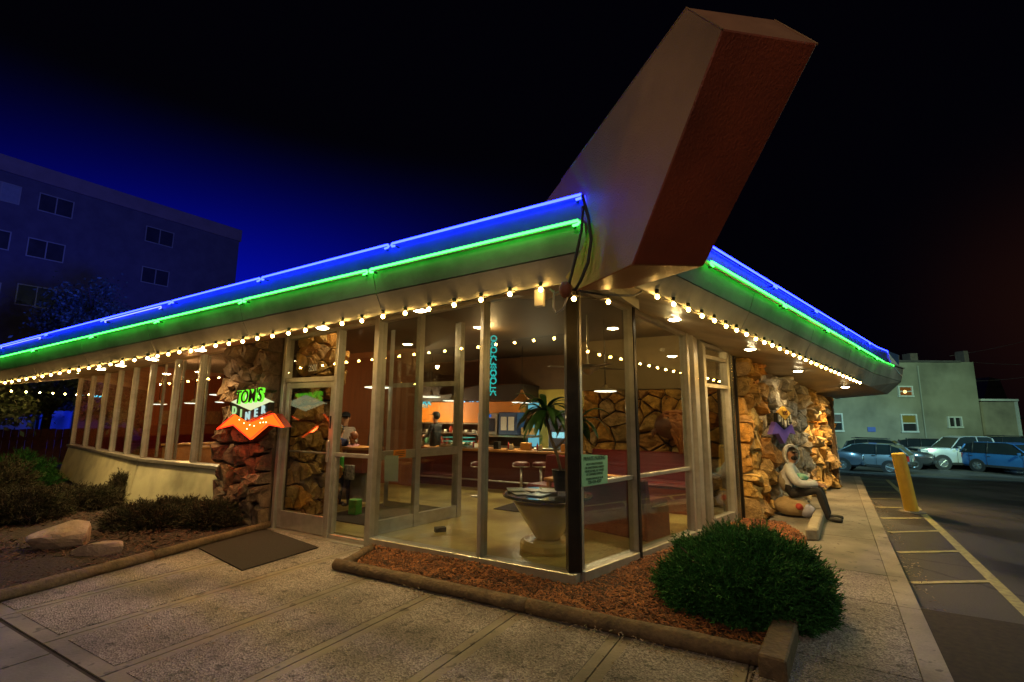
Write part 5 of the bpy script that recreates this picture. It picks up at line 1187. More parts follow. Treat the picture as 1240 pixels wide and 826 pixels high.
for sy in(1,-1):
    sh=J_((.03,sy*.20,zs+.48),.095,0,sp2); el=J_((.17,sy*.27,zs+.26),.078,0,sh); 
    wr=J_((.42,sy*.07+.0,zs+.25),.054,0,el); w2=J_((.45,sy*.055,zs+.25),.028,2,wr)
    hand(J,E_,J[w2][0],(.9,-sy*.45,-.05),(-.1,-sy*.3,-.9),2,.9,1.05,w2)
    th=J_((.05,sy*.10,zs+.08),.095,1,0); kn_=J_((.46,sy*.13,zs+.17),.074,1,th); cf=J_((.50,sy*.13,zs-.03),.062,1,kn_); an=J_((.56,sy*.12+(-.02 if sy<0 else .03),.09),.044,1,cf)
    he=J_((.55,sy*.12,.045),.042,3,an); bl=J_((.68,sy*.14,.042),.046,3,he); to=J_((.77,sy*.15,.035),.034,3,bl)
skinned('body',J,E_,[HOOD,PANT,SKIN,SHOE],man,2)
# hood, face
b=MB(); hc=(.085,0,zs+.745); vs=[];fs=[]; n=18; m_=12
for i in range(m_+1):
    for k in range(n):
        a=-PI/2+PI*i/m_; ph=2*PI*k/n; p=Vector((math.sin(a),math.cos(a)*math.cos(ph),math.cos(a)*math.sin(ph)))
        vs.append((hc[0]+p.x*.15-.02,hc[1]+p.y*.14,hc[2]+p.z*.17-(.02 if p.z<0 else 0)))
for i in range(m_-5):
    for k in range(n): fs.append((i*n+k,i*n+(k+1)%n,(i+1)*n+(k+1)%n,(i+1)*n+k))
b.add([hy(v) for v in vs],fs); h_=b.build('hood',mat('pale_hood',(.78,.78,.8),.85,0,(.5,.5,.52),10,.4,60),man,smooth=True)
sl_=h_.modifiers.new('solid','SOLIDIFY'); sl_.thickness=.014
b=MB(); ring=[(hc[0]+.015,hc[1]+.118*math.cos(q*PI/9),hc[2]-.01+.142*math.sin(q*PI/9)) for q in range(19)]; b.tube(ring,.014,6); b.v=[hy(v) for v in b.v]; b.build('hood_rim',HOOD,man,smooth=True)
b=MB(); b.ball((hc[0]+.066,0,hc[2]-.068),.056,12,(.8,1.0,.75)); b.v=[hy(v) for v in b.v]; b.build('beard',BEAR,man,smooth=True)
b=MB(); b.ball((hc[0]+.113,0,hc[2]+.005),.016,8,(1.1,.8,1.4)); b.v=[hy(v) for v in b.v]; b.build('nose',SKIN,man,smooth=True)
for sy in(1,-1): b=MB(); b.ball((hc[0]+.097,sy*.032,hc[2]+.03),.010,8); b.v=[hy(v) for v in b.v]; b.build('eye',SBLK,man,smooth=True)
b=MB(); b.hexa([(hc[0]+.06,-.075,hc[2]+.045),(hc[0]+.16,-.06,hc[2]+.055),(hc[0]+.16,.06,hc[2]+.055),(hc[0]+.06,.075,hc[2]+.045),(hc[0]+.05,-.075,hc[2]+.066),(hc[0]+.155,-.055,hc[2]+.066),(hc[0]+.155,.055,hc[2]+.066),(hc[0]+.05,.075,hc[2]+.066)]); b.v=[hy(v) for v in b.v]; b.build('cap_brim',SBLK,man,bevel=.006)
# green patterned bag strap / scarf lying over the arm
b=MB(); b.ball((.20,-.10,zs+.36),.11,14,(1.15,.95,.62)); o=b.build('scarf',mat('green_white_print',(.02,.28,.20),.7,0,(.42,.55,.42),16,.3,30,detail=1),man,smooth=True)
b=MB(); b.ball((-.05,-.02,zs+.28),.15,12,(.7,1.15,1.35)); b.build('jacket_back',BEIGE,man,smooth=True)
# what he sits on
bp_=(4.97,8.93,0)
bag=thing('duffel_bag','tan and pale bag under the sitting man at the foot of the stone wall','bag',bp_,-.62)
b=MB(); b.ball((0,0,.17),.24,16,(1.25,1.0,.72)); b.v=[(v[0],v[1],max(v[2],0)) for v in b.v]; b.build('bag_body',mat('tan_canvas',(.42,.30,.15),.85,0,(.33,.22,.10),6,.6,20),bag,smooth=True)
b=MB(); b.ball((.22,-.08,.13),.13,12,(1.0,.9,.9)); b.build('pale_bundle',mat('pale_lilac_cloth',(.42,.42,.52),.85,0,(.36,.36,.45),6,.5,20),bag,smooth=True)
b=MB(); b.ball((.12,-.2,.20),.055,10,(1.1,.8,1.1)); b.build('red_patch',mat('red_cloth',(.45,.06,.04),.8),bag,smooth=True)

def stand(label,p,rz,h,hair,top,bot,skin=SKIN,apron=None,cap=None,armpose=0,seated=False):
    t=thing('person',label,'person',(p[0],p[1],.09),rz); k=h/1.72; J.clear(); E_.clear()
    J.append(((0,0,.95*k),(.125*k,.15*k),1))
    a=J_((0,0,1.15*k),(.12*k,.145*k),0,0); c=J_((0,0,1.34*k),(.125*k,.17*k),0,a); ch=J_((0,0,1.42*k),.07*k,0,c); n_=J_((.01,0,1.48*k),.052*k,2,ch); h1=J_((.02,0,1.58*k),(.082*k,.092*k),2,n_); J_((.015,0,1.645*k),(.078*k,.085*k),2,h1)
    for sy in(1,-1):
        s_=J_((0,sy*.17*k,1.38*k),.058*k,0,c); e_=J_((.02+.03*armpose,sy*.24*k,1.12*k),.045*k,0,s_)
        wv=((.26*k,sy*.14*k,1.13*k) if armpose else (.05*k,sy*.25*k,.87*k)); w_=J_(wv,.030*k,2,e_)
        hand(J,E_,wv,((1,-sy*.3,0) if armpose else (.1,0,-1)),((0,0,-1) if armpose else (0,-sy,0)),2,.5,k,w_)
        th=J_((0,sy*.09*k,.88*k),.088*k,1,0); kn_=J_((.02,sy*.10*k,.50*k),.06*k,1,th); an=J_((-.01,sy*.10*k,.10*k),.04*k,1,kn_); he=J_((-.01,sy*.10*k,.04*k),.038*k,3,an); J_((.15*k,sy*.11*k,.03*k),.034*k,3,he)
    skinned('body',J,E_,[top,bot,skin,SHOE],t,1)
    b=MB(); b.ball((-.012*k,0,1.635*k),.105*k,14,(1,.92,1.0)); b.v=[(v[0],v[1],max(v[2],1.50*k) if v[0]<.03*k else max(v[2],1.66*k)) for v in b.v]; b.build('hair',hair,t,smooth=True)
    b=MB(); b.ball((.105*k,0,1.58*k),.014*k,8,(1,.8,1.3)); b.build('nose',skin,t,smooth=True)
    for sy in(1,-1): b=MB(); b.ball((.095*k,sy*.032*k,1.605*k),.009*k,6); b.build('eye',SBLK,t,smooth=True); b=MB(); b.ball((.01*k,sy*.095*k,1.59*k),.02*k,6,(.9,.5,1.3)); b.build('ear',skin,t,smooth=True)
    if cap: b=MB(); b.ball((0,0,1.66*k),.108*k,14,(1,.95,.72)); b.v=[(v[0],v[1],max(v[2],1.64*k)) for v in b.v]; b.box((.12*k,0,1.65*k),(.12*k,.15*k,.014*k)); b.build('cap',cap,t,smooth=False)
    if apron: b=MB(); b.hexa([(.13*k,-.11*k,.6*k),(.14*k,-.11*k,.6*k),(.14*k,.11*k,.6*k),(.13*k,.11*k,.6*k),(.15*k,-.10*k,1.25*k),(.16*k,-.10*k,1.25*k),(.16*k,.10*k,1.25*k),(.15*k,.10*k,1.25*k)]); b.build('apron',apron,t)
    return t
HB=mat('black_hair',(.012,.009,.008),.6,0,(.025,.018,.014),18); HBR=mat('auburn_hair',(.22,.08,.035),.6,0,(.15,.05,.02),18); TBK=mat('black_shirt',(.014,.014,.018),.8,0,(.02,.02,.026),9); TBL=mat('navy_shirt',(.02,.03,.11),.8,0,(.015,.02,.08),9); TPK=mat('mauve_top',(.34,.16,.19),.8,0,(.28,.12,.15),9); TBN=mat('brown_jacket',(.10,.06,.04),.8,0,(.07,.04,.025),9); JNS=mat('dark_jeans',(.03,.035,.06),.8,0,(.02,.024,.045),9)
stand('dark haired waiter in black behind the counter beside the green lit pastry case',at(527,540,12.35),2.6,1.70,HB,TBK,PANT,armpose=1,cap=TBK)
stand('tall man in a dark jacket waiting behind the glass just right of the sidelight',at(456,540,9.6),-2.4,1.74,HB,TBN,JNS)
stand('man in a black cap standing at the host stand behind the sidelight',at(417,530,9.9),-1.2,1.66,HB,mat('grey_shirt',(.25,.2,.17),.8),JNS,cap=TBK,armpose=1)
stand('child in a navy shirt at the host stand behind the sidelight',at(411,530,9.15),1.3,1.42,HB,TBL,JNS)
stand('auburn haired woman in a mauve top leaning by the host stand',at(428,530,9.1),2.9,1.30,HBR,TPK,JNS,armpose=1)

# ------------------------------------------------------------------ BOLLARD
bb=lot_hit(1104.5,620.5); bt=np.array(CAM+ray(1087.5,549)*bb[1]); 
bt=bt-np.array([.0,.0,.0])
bo=thing('bollard','leaning yellow painted steel bollard beside the side walk','bollard',bb); ogb=L_(bo)
YB=mat('bollard_yellow',(.85,.52,.06),.5,0,(.72,.42,.05),5,.25,30)
d=(bt-bb); bb_=bb-d*.06; b=MB(); b.tube([bb_,bb+d*.3,bb+d*.7,bt-d*.02,bt],[.115,.115,.115,.115,.107],24); b.build('post',YB,bo,org=ogb,smooth=False)
b=MB(); b.lathe(tuple(bb+[0,0,.004]),[(.22,0),(.21,.02),(.14,.03)],20); b.build('concrete_collar',mat('collar_concrete',(.2,.18,.15),.9,0,(.13,.11,.09),9,.6),bo,org=ogb)

# ------------------------------------------------------------------ CARS
TYRE=mat('tyre',(.015,.015,.016),.85,0,(.025,.025,.025),30,.3); RIM=mat('alloy_rim',(.55,.56,.58),.25,.9,(.45,.46,.48),6); CGL=mat('car_glass',(.015,.02,.025),.06,0,(.02,.028,.03),2,spec=.9,coat=.6); CHRM=mat('car_chrome',(.6,.62,.65),.12,.95,(.5,.52,.55),3); PLST=mat('black_plastic',(.02,.02,.022),.5,0,(.03,.03,.032),12)
HEADL=mat('headlight_glass',(.55,.60,.65),.1,0,(.45,.5,.55),10,coat=1); TAIL=mat('taillight_red',(.45,.02,.015),.2,0,(.35,.012,.01),10,coat=1)
def paint(n,c): return mat(n,c,.28,.25,tuple(q*.85 for q in c),2,coat=.9)
def car(name,label,cat,loc,rz,body,prof,cab,L=4.6,W=1.82,wr=.34,wx=(1.35,-1.35),pick=False,rack=False,grille='h'):
    """prof: [(x,ztop)] bonnet/boot line; cab: [(x,z)] roofline points front to back starting and ending on the belt line"""
    t=thing(name,label,cat,loc,rz); zb=.28; belt=cab[0][1]
    xs=[p[0] for p in prof]; vs=[];fs=[]
    def hw(x):
        e=abs(x)/(L/2); return W/2*(1-.13*max(0,e-.72)/.28*max(0,e-.72)/.28*1.0)
    ring=10
    X=[]; 
    for (x0,z0),(x1,z1) in zip(prof[:-1],prof[1:]):
        k=max(1,int(abs(x1-x0)/.3)); X+=[(x0+(x1-x0)*i/k,z0+(z1-z0)*i/k) for i in range(k)]
    X.append(prof[-1])
    for x,z in X:
        h=hw(x); zl=zb+(.10 if abs(x)>L/2-.15 else 0)
        vs+=[(x,-h*.86,zl),(x,-h*.97,zl+.10),(x,-h,zl+.32*(z-zl)/.6),(x,-h*.985,zl+.72*(z-zl)),(x,-h*.90,z-.035),(x,-h*.78,z),(x,h*.78,z),(x,h*.90,z-.035),(x,h*.985,zl+.72*(z-zl)),(x,h,zl+.32*(z-zl)/.6),(x,h*.97,zl+.10),(x,h*.86,zl)]
    r=12; n=len(X)
    for i in range(n-1):
        for k in range(r): fs.append((i*r+k,i*r+(k+1)%r,(i+1)*r+(k+1)%r,(i+1)*r+k))
    fs.append(tuple(range(r))); fs.append(tuple((n-1)*r+k for k in range(r))[::-1])
    b=MB(); b.add(vs,fs); o=b.build('body',body,t,smooth=True)
    es=o.modifiers.new('e','EDGE_SPLIT'); es.split_angle=.6
    # cabin glass volume
    cv=[];cf=[]
    for x,z in cab:
        hh=(W/2*.93) if z<=belt+.01 else W/2*.93-(z-belt)*.30
        cv+=[(x,-W/2*.93 if z<=belt+.01 else -hh,z),(x,W/2*.93 if z<=belt+.01 else hh,z)]
    m_=len(cab); base=[(x,z) for x,z in cab]
    # side, glass as strips
    sidev=[(x,-(W/2*.92-(z-belt)*.30),z) for x,z in cab]; sidew=[(x,(W/2*.92-(z-belt)*.30),z) for x,z in cab]
    fs=[tuple(range(m_)),tuple(range(m_,2*m_))[::-1]]+[(i,i+m_,i+1+m_,i+1) for i in range(m_-1)]+[(0,m_-1,2*m_-1,m_)]
    b=MB(); b.add(sidev+sidew,fs); b.build('windows',CGL,t)
    # roof skin and pillars
    zr=max(z for x,z in cab); top=[(x,z) for x,z in cab if z>zr-.12]
    b=MB(); hv=[]; 
    for x,z in top: hh=W/2*.92-(z-belt)*.30+.012; hv+=[(x,-hh,z+.004),(x,hh,z+.004),(x,hh-.03,z+.03),(x,-hh+.03,z+.03)]
    ff=[]
    for i in range(len(top)-1):
        for k in range(4): ff.append((i*4+k,i*4+(k+1)%4,(i+1)*4+(k+1)%4,(i+1)*4+k))
    ff+=[(0,1,2,3),tuple((len(top)-1)*4+k for k in(3,2,1,0))]
    b.add(hv,ff); b.build('roof',body,t,bevel=.01)
    def sidep(x,z,sy): return (x,sy*(W/2*.92-(z-belt)*.30+.006),z)
    for sy in(-1,1):
        b=MB(); b.tube([sidep(cab[0][0],cab[0][1]-.02,sy),sidep(cab[1][0],cab[1][1],sy)],.032,6); b.build('pillar',body,t,smooth=True)
        b=MB(); b.tube([sidep(cab[-1][0],cab[-1][1]-.02,sy),sidep(cab[-2][0],cab[-2][1],sy)],.045,6); b.build('pillar',body,t,smooth=True)
        xm=(cab[1][0]+cab[-2][0])/2-.05
        for xx in ([xm] if pick else [xm,cab[-2][0]+.38]): b=MB(); b.tube([sidep(xx,belt-.02,sy),sidep(xx,zr,sy)],.028,6); b.build('pillar',body if pick else PLST,t,smooth=True)
        b=MB(); b.box((cab[0][0]-.35,sy*(W/2+.09),belt+.06),(.10,.18,.13)); b.build('mirror',body,t,bevel=.02)
        # door lines and handles
        for xx in ((cab[0][0]-.25,xm) if pick else (cab[0][0]-.25,xm,cab[-2][0]+.25)): b=MB(); b.box((xx,sy*(W/2*.992),.72),(.012,.03,.62)); b.build('door_gap',PLST,t)
        for xx in (xm+.12,) if pick else (xm+.12,cab[-2][0]+.36): b=MB(); b.box((xx,sy*(W/2*.99),.90),(.16,.04,.03)); b.build('door_handle',CHRM,t,bevel=.008)
        b=MB(); b.box(((wx[0]+wx[1])/2,sy*W/2*.985,.36),(wx[0]-wx[1]-2*wr-.1,.05,.14)); b.build('sill',PLST,t,bevel=.02)
        for x in wx:
            rot=Matrix.Rotation(-sy*PI/2,3,'X')
            b=MB(); b.lathe((x,sy*(W/2-.10),wr),[(wr*1.16,0),(wr*1.16,.105),(wr*1.05,.108)],26,rot); b.build('wheel_arch',PLST,t,smooth=False)
            wt=MB(); wt.lathe((x,sy*(W/2-.12),wr),[(wr*.6,.10),(wr*.92,.13),(wr,.10),(wr,-.06),(wr*.9,-.10)],26,rot); wo=wt.build('wheel',TYRE,t,smooth=False)
            rm=MB(); rm.lathe((x,sy*(W/2-.12),wr),[(wr*.64,.10),(wr*.64,.13),(wr*.58,.135),(wr*.56,.08),(.001,.07)],26,rot); rm.build('rim',mat('dark_rim_metal',(.06,.06,.065),.4,.6,(.05,.05,.05),5),wo)  # darker metal dish set behind the spokes
            for k in range(6):
                a=k*PI/3+.3; c_=Vector((math.cos(a),0,math.sin(a))); p0=Vector((x,sy*(W/2-.0),wr)); b=MB(); b.tube([p0,p0+c_*wr*.58],[.035,.028],6); b.build('spoke',RIM,wo)
            b=MB(); b.lathe((x,sy*(W/2-.12),wr),[(wr*.66,.122),(wr*.64,.142),(wr*.58,.136)],26,rot); b.build('rim_edge',RIM,wo)
            b=MB(); b.lathe((x,sy*(W/2-.12),wr),[(.05,.12),(.045,.14),(.001,.142)],12,rot); b.build('hub',RIM,wo)
    xf=prof[0][0]; xr=prof[-1][0]; zf=prof[0][1]; zr_=prof[-1][1]; sg_=1
    for sy in(-1,1):
        b=MB(); b.hexa([(xf-.30,sy*(W/2*.93),zf-.20),(xf+.012,sy*(W/2*.78),zf-.20),(xf+.012,sy*(W/2*.55),zf-.19),(xf-.1,sy*(W/2*.6),zf-.2),(xf-.34,sy*(W/2*.945),zf-.05),(xf-.0,sy*(W/2*.80),zf-.06),(xf+.0,sy*(W/2*.56),zf-.06),(xf-.1,sy*(W/2*.6),zf-.05)]); b.build('headlight',HEADL,t,bevel=.01)
        b=MB(); hh=.30 if not pick else .38
        b.hexa([(xr+.16,sy*(W/2*.955),zr_-hh),(xr-.014,sy*(W/2*.86),zr_-hh),(xr-.014,sy*(W/2*.70),zr_-hh),(xr+.1,sy*W/2*.72,zr_-hh),(xr+.22,sy*(W/2*.96),zr_-.02),(xr+.0,sy*(W/2*.86),zr_-.02),(xr+.0,sy*(W/2*.72),zr_-.02),(xr+.1,sy*W/2*.72,zr_-.02)]); b.build('taillight',TAIL,t,bevel=.01)
    b=MB(); b.box((xf-.02,0,zf-.16),(.07,W*.50,.20 if not pick else .34)); b.build('grille',PLST,t,bevel=.01)
    for k in range(2 if not pick else 4): b=MB(); b.box((xf+.02,0,zf-.10-.075*k),(.03,W*.48,.022)); b.build('grille_bar',CHRM,t)
    b=MB(); b.box((xf+.02,0,.46),(.16,W*.94,.20)); b.build('front_bumper',CHRM if pick else body,t,bevel=.04)
    b=MB(); b.box((xr-.02,0,.46),(.16,W*.94,.20)); b.build('rear_bumper',PLST if not pick else CHRM,t,bevel=.04)
    b=MB(); b.box((xr-.03,0,.70 if zr_>.9 else .6),(.02,.42,.14)); b.build('number_plate',mat('number_plate',(.5,.55,.55),.5),t)
    if rack:
        for sy in(-1,1): b=MB(); b.tube([(cab[1][0]-.2,sy*.55,zr+.07),(cab[-2][0]+.2,sy*.55,zr+.07)],.018,6); b.build('roof_rail',PLST,t,smooth=True)
    return t
SUVp=[(2.25,.90),(2.0,1.00),(1.1,1.08),(.7,1.08),(-2.1,1.10),(-2.25,1.05)]; SUVc=[(1.05,1.06),(.35,1.60),(0,1.68),(-1.5,1.66),(-1.95,1.55),(-2.2,1.06)]
HATp=[(2.1,.78),(1.8,.88),(1.0,.95),(-1.95,1.0),(-2.1,.95)]; HATc=[(1.2,.93),(.35,1.40),(-.1,1.47),(-1.3,1.45),(-1.75,1.30),(-2.08,.97)]
PICp=[(2.9,1.18),(2.6,1.25),(1.55,1.28),(1.2,1.28),(-.9,1.28),(-2.85,1.26),(-2.9,1.2)]; PICc=[(1.35,1.26),(.75,1.86),(.4,1.94),(-.75,1.94),(-.95,1.86),(-1.1,1.26)]
def carat(px,py,dist):
    p=CAM+ray(px,py)*dist; return (p[0],p[1],lot_z(p[0],p[1]))
def yaw(px,deg):  # heading relative to the picture: 0 = facing right in the image
    d=ray(px,540); a=math.atan2(d[1],d[0])-PI/2; return a+math.radians(deg)
car('parked_car','dark blue grey sport utility vehicle at the left, cut by the stone wall','car',carat(990,560,28.5),yaw(990,-12),paint('slate_blue_paint',(.07,.10,.15)),SUVp,SUVc,group if False else 4.5)
car('parked_car','small silver blue hatchback parked in front, its windscreen shining cyan','car',carat(1046,560,27.4),yaw(1046,168),paint('silver_blue_paint',(.17,.22,.28)),HATp,HATc,4.2,1.74,.32,(1.25,-1.3))
car('parked_car','dark people carrier parked behind the silver blue hatchback','car',carat(1076,560,31.5),yaw(1076,-8),paint('charcoal_paint',(.05,.055,.06)),SUVp,SUVc,4.5,rack=True)
car('parked_car','dark maroon sport utility vehicle beyond the white pickup truck','car',carat(1137,558,33.2),yaw(1137,4),paint('maroon_paint',(.06,.02,.022)),SUVp,SUVc,4.5)
car('pickup_truck','white pickup truck with a wide chrome grille facing left','pickup truck',carat(1172,560,30.6),yaw(1172,212),paint('white_paint',(.62,.66,.68)),PICp,PICc,5.8,1.98,.41,(1.9,-1.8),pick=True)
car('parked_car','bright blue sport utility vehicle with tall red rear lamp at the right edge','car',carat(1231,562,28.0),yaw(1231,-28),paint('bright_blue_paint',(.04,.17,.46)),SUVp,SUVc,4.5)
car('parked_car','black sport utility vehicle behind the blue one at the right edge','car',carat(1240,555,33.5),yaw(1240,-5),paint('black_paint',(.012,.014,.018)),SUVp,[(x,z+.15 if z>1.2 else z) for x,z in SUVc],4.5,rack=True)

# ------------------------------------------------------------------ PALE BUILDING BEHIND THE LOT
PGR=mat('pale_render',(.36,.34,.25),.85,0,(.29,.27,.19),.5,.3,14,grime=.35); TRIM=mat('white_window_trim',(.72,.74,.68),.5,0,(.62,.64,.58),5)
DW=38.0
def bpt(px,py,Y=DW): return np.array(CAM+ray(px,py)*Y)
bl=thing('apartment_house','pale green grey rendered two storey house with white framed windows behind the parked cars','house',bpt(1100,560)); ogl=L_(bl)
g0=-1.6
def bwall(x0,x1,ytl,ytr,nm,m,par,og_,dep=8,Y=DW,zb=g0):
    a=bpt(x0,ytl,Y); c=bpt(x1,ytr,Y); b=MB(); b.hexa([(a[0],Y,zb),(c[0],Y,zb),(c[0],Y+dep,zb),(a[0],Y+dep,zb),(a[0],Y,a[2]),(c[0],Y,c[2]),(c[0],Y+dep,c[2]),(a[0],Y+dep,a[2])]); return b.build(nm,m,par,org=og_)
W0=bpt(1184,480)[0]
bwall(940,1178.5,440,438.5,'wall',PGR,bl,ogl)
b=MB(); a=bpt(1100,438.5); b.box((a[0]-3,DW+.1,a[2]+.06),(14,.5,.14)); b.build('parapet_cap',mat('dark_coping',(.10,.09,.08),.8,0,(.06,.05,.05),3),bl,org=ogl)
def bwin(x0,x1,y0,y1,panes,lab=None,glow=None,div='h',arch=False):
    a=bpt(x0,y1); c=bpt(x1,y0); X0,X1,Z0,Z1=a[0],c[0],a[2],c[2]; w_=.10
    fo=MB(); 
    for q in(((X0+X1)/2,Z1+w_/2,X1-X0+2*w_,w_),((X0+X1)/2,Z0-w_/2,X1-X0+3*w_,w_*1.2),(X0-w_/2,(Z0+Z1)/2,w_,Z1-Z0),(X1+w_/2,(Z0+Z1)/2,w_,Z1-Z0)): fo.box((q[0],DW-.04,q[1]),(q[2],.16,q[3]))
    if div=='h': fo.box(((X0+X1)/2,DW-.03,(Z0+Z1)/2),(X1-X0,.10,.07))
    else: fo.box(((X0+X1)/2,DW-.03,(Z0+Z1)/2),(.10,.10,Z1-Z0))
    w=fo.build('window_frame',TRIM,bl,org=ogl)
    k=[((X0+X1)/2,(Z0*.25+Z1*.75),X1-X0,(Z1-Z0)/2-.04),((X0+X1)/2,(Z0*.75+Z1*.25),X1-X0,(Z1-Z0)/2-.04)] if div=='h' else [((X0*.75+X1*.25),(Z0+Z1)/2,(X1-X0)/2-.06,Z1-Z0),((X0*.25+X1*.75),(Z0+Z1)/2,(X1-X0)/2-.06,Z1-Z0)]
    for q,m in zip(k,panes): b=MB(); b.box((q[0],DW-.012,q[1]),(q[2],.02,q[3])); b.build('pane',m,w,org=ogl)
PD=mat('dark_pane',(.03,.028,.03),.1,0,(.05,.045,.04),.6,coat=.5); PB_=mat('dim_blind_pane',(.16,.13,.11),.4,0,(.12,.09,.08),2); PY=emis('dim_yellow_pane',(.40,.45,.08),.22); PO=emis('amber_pane',(.40,.16,.03),.30)
bwin(1004.5,1017.5,502,521,(PB_,PD)); bwin(1093,1107.5,503,522,(PY,PD)); bwin(1149.5,1162,506,516.5,(PD,PD),div='v'); bwin(1089,1102.5,469,479,(PO,PO)); bwin(978,987,502,518,(PD,PD)); bwin(1001,1014,470,481,(PD,PD))
b=MB(); p=bpt(1095,474.5); b.ball((p[0],DW-.05,p[2]),.13,8); b.build('window_lamp',emis('amber_lamp',(1,.6,.2),3),bl,org=ogl)
b=MB(); p=bpt(1055,520); b.box((p[0],DW-.03,p[2]),(.6,.04,.35)); b.build('blue_wall_plate',mat('blue_plate',(.10,.16,.50),.5),bl,org=ogl)
b=MB(); p=bpt(1110,440); b.tube([(p[0],DW-.06,g0),(p[0],DW-.06,p[2]-.2)],.05,6); b.build('downpipe',mat('dull_pipe',(.33,.33,.26),.6),bl,org=ogl)
for x,w_,h_ in((1118,1.0,.9),(1165,2.2,.28),(1183,.6,1.1)):
    b=MB(); p=bpt(x,440); b.box((p[0],DW+1.2,p[2]+h_/2),(w_*.6,.8,h_)); b.build('chimney',mat('dark_brick',(.16,.12,.10),.9,0,(.1,.08,.07),4),bl,org=ogl)
ax2=thing('annex','low flat roofed rendered annex right of the pale house','annex',bpt(1208,560)); oga=L_(ax2)
bwall(1186,1229,485,486,'wall',mat('annex_render',(.40,.36,.26),.9,0,(.16,.14,.11),.5,.2,14),ax2,oga,6,DW+1)
b=MB(); p=bpt(1206,484.5,DW+1); b.box((p[0],DW+.9,p[2]),(3.0,.4,.16)); b.build('white_fascia',TRIM,ax2,org=oga)
b=MB(); a=bpt(1229,486,DW+1); b.box((a[0],DW+.95,(a[2]+g0)/2),(.14,.2,a[2]-g0)); b.build('corner_post',TRIM,ax2,org=oga)
hs2=thing('gabled_house','dark gabled house roof rising behind the annex','house',bpt(1205,470,50)); ogh=L_(hs2)
a=bpt(1188,500,50); c=bpt(1222,500,50); pk=bpt(1196,457,50); b=MB(); b.hexa([(a[0],50,-1.5),(c[0],50,-1.5),(c[0],58,-1.5),(a[0],58,-1.5),(a[0],50,a[2]),(c[0],50,a[2]-.2),(c[0],58,a[2]-.2),(a[0],58,a[2])]); b.build('wall',WALLB,hs2,org=ogh)
b=MB(); b.prism([(a[0]-.3,49.8,a[2]),(pk[0],49.8,pk[2]),(pk[0]+1,49.8,pk[2]-.2),(c[0]+.3,49.8,a[2]-.3)],(0,8.4,0)); b.build('roof',mat('dark_shingle',(.07,.05,.05),.9,0,(.04,.03,.03),3),hs2,org=ogh)
rb_=thing('brick_building','red brick building cut by the right edge beyond the annex','building',bpt(1245,540,46)); ogr=L_(rb_)
bwall(1233,1290,508,505,'wall',mat('red_brick',(.32,.09,.05),.9,0,(.22,.06,.03),2),rb_,ogr,8,46)
# wires
for k,(x0,y0,x1,y1) in enumerate(((1150,431,1300,395),(1160,437,1300,438),(1170,462,1300,445))):
    pth=[bpt(x0+(x1-x0)*i/8,y0+(y1-y0)*i/8+ (4*math.sin(PI*i/8)),44) for i in range(9)]
    b=MB(); b.tube(pth,.02,4); tag(b.build('overhead_wire',mat('wire_grey',(.3,.25,.2),.6)),['uppermost overhead wire in the dark sky at the right','middle overhead wire in the dark sky at the right','lowest overhead wire above the annex'][k],'wire')

# ------------------------------------------------------------------ TALL APARTMENT BLOCK AT THE LEFT
AB=mat('dark_brick_render',(.14,.13,.17),.9,0,(.10,.09,.13),1.2,.3,9); AF=mat('block_frieze',(.28,.22,.24),.9,0,(.22,.17,.19),1)
T0=np.array([-30.5,29.0,0]); apt=thing('apartment_block','tall dark apartment block lit blue at the left behind the diner','apartment block',T0); ogt=L_(apt)
def PT(s,o,z): return T0+kd*s+kn*o+np.array([0,0,z])
TZ=17.3
b=MB(); b.fbox(PT,-12,13,-12,0,-.5,TZ-1.0); b.build('wall',AB,apt,org=ogt); b=MB(); b.fbox(PT,-12,13.1,-12,.15,TZ-.995,TZ); b.build('frieze',AF,apt,org=ogt)
AFR=mat('aluminium_window',(.40,.40,.42),.5,.3,(.32,.32,.34),4)
def awin(s0,s1,z0,z1,m1,m2):
    b=MB(); w_=.06
    for q in((s0,s1,z1-w_,z1),(s0,s1,z0,z0+w_),(s0,s0+w_,z0+w_,z1-w_),(s1-w_,s1,z0+w_,z1-w_),((s0+s1)/2-w_/2,(s0+s1)/2+w_/2,z0+w_,z1-w_)): b.fbox(PT,q[0],q[1],.005,.07,q[2],q[3])
    w=b.build('window_frame',AFR,apt,org=ogt)
    sm=(s0+s1)/2
    for a,c,m in((s0+w_,sm-w_/2,m1),(sm+w_/2,s1-w_,m2)): b=MB(); b.fbox(PT,a,c,.006,.02,z0+w_,z1-w_); b.build('pane',m,w,org=ogt)
nP=n_=0
KNT=float((-kn)@T0)
def ath(x,y): p=hitp(x,y,kn,float(kn@T0)); return float((p-T0)@kd),float(p[2])
PN=mat('night_pane',(.055,.055,.08),.25,0,(.03,.03,.05),1.2)
PG=mat('grey_blind_pane',(.30,.33,.35),.5,0,(.24,.27,.29),3)
for (x0,y0,x1,y1,m1,m2) in ((48,233,92,266,PN,PN),(34,287,81,320,PN,PN),(21,343,70,376,PN,PN),(-22,213,29,250,PG,PG),(-35,270,16,304,PN,PN),(-45,335,3,366,PN,PN),(177,273,212,299,PN,PN),(172,322,206,346,PN,PN)):
    s0,z1=ath(x0,y0); s1,_=ath(x1,y0); _,z0=ath(x1,y1); awin(s0,s1,min(z0,z1-1.2),z1,m1,m2)
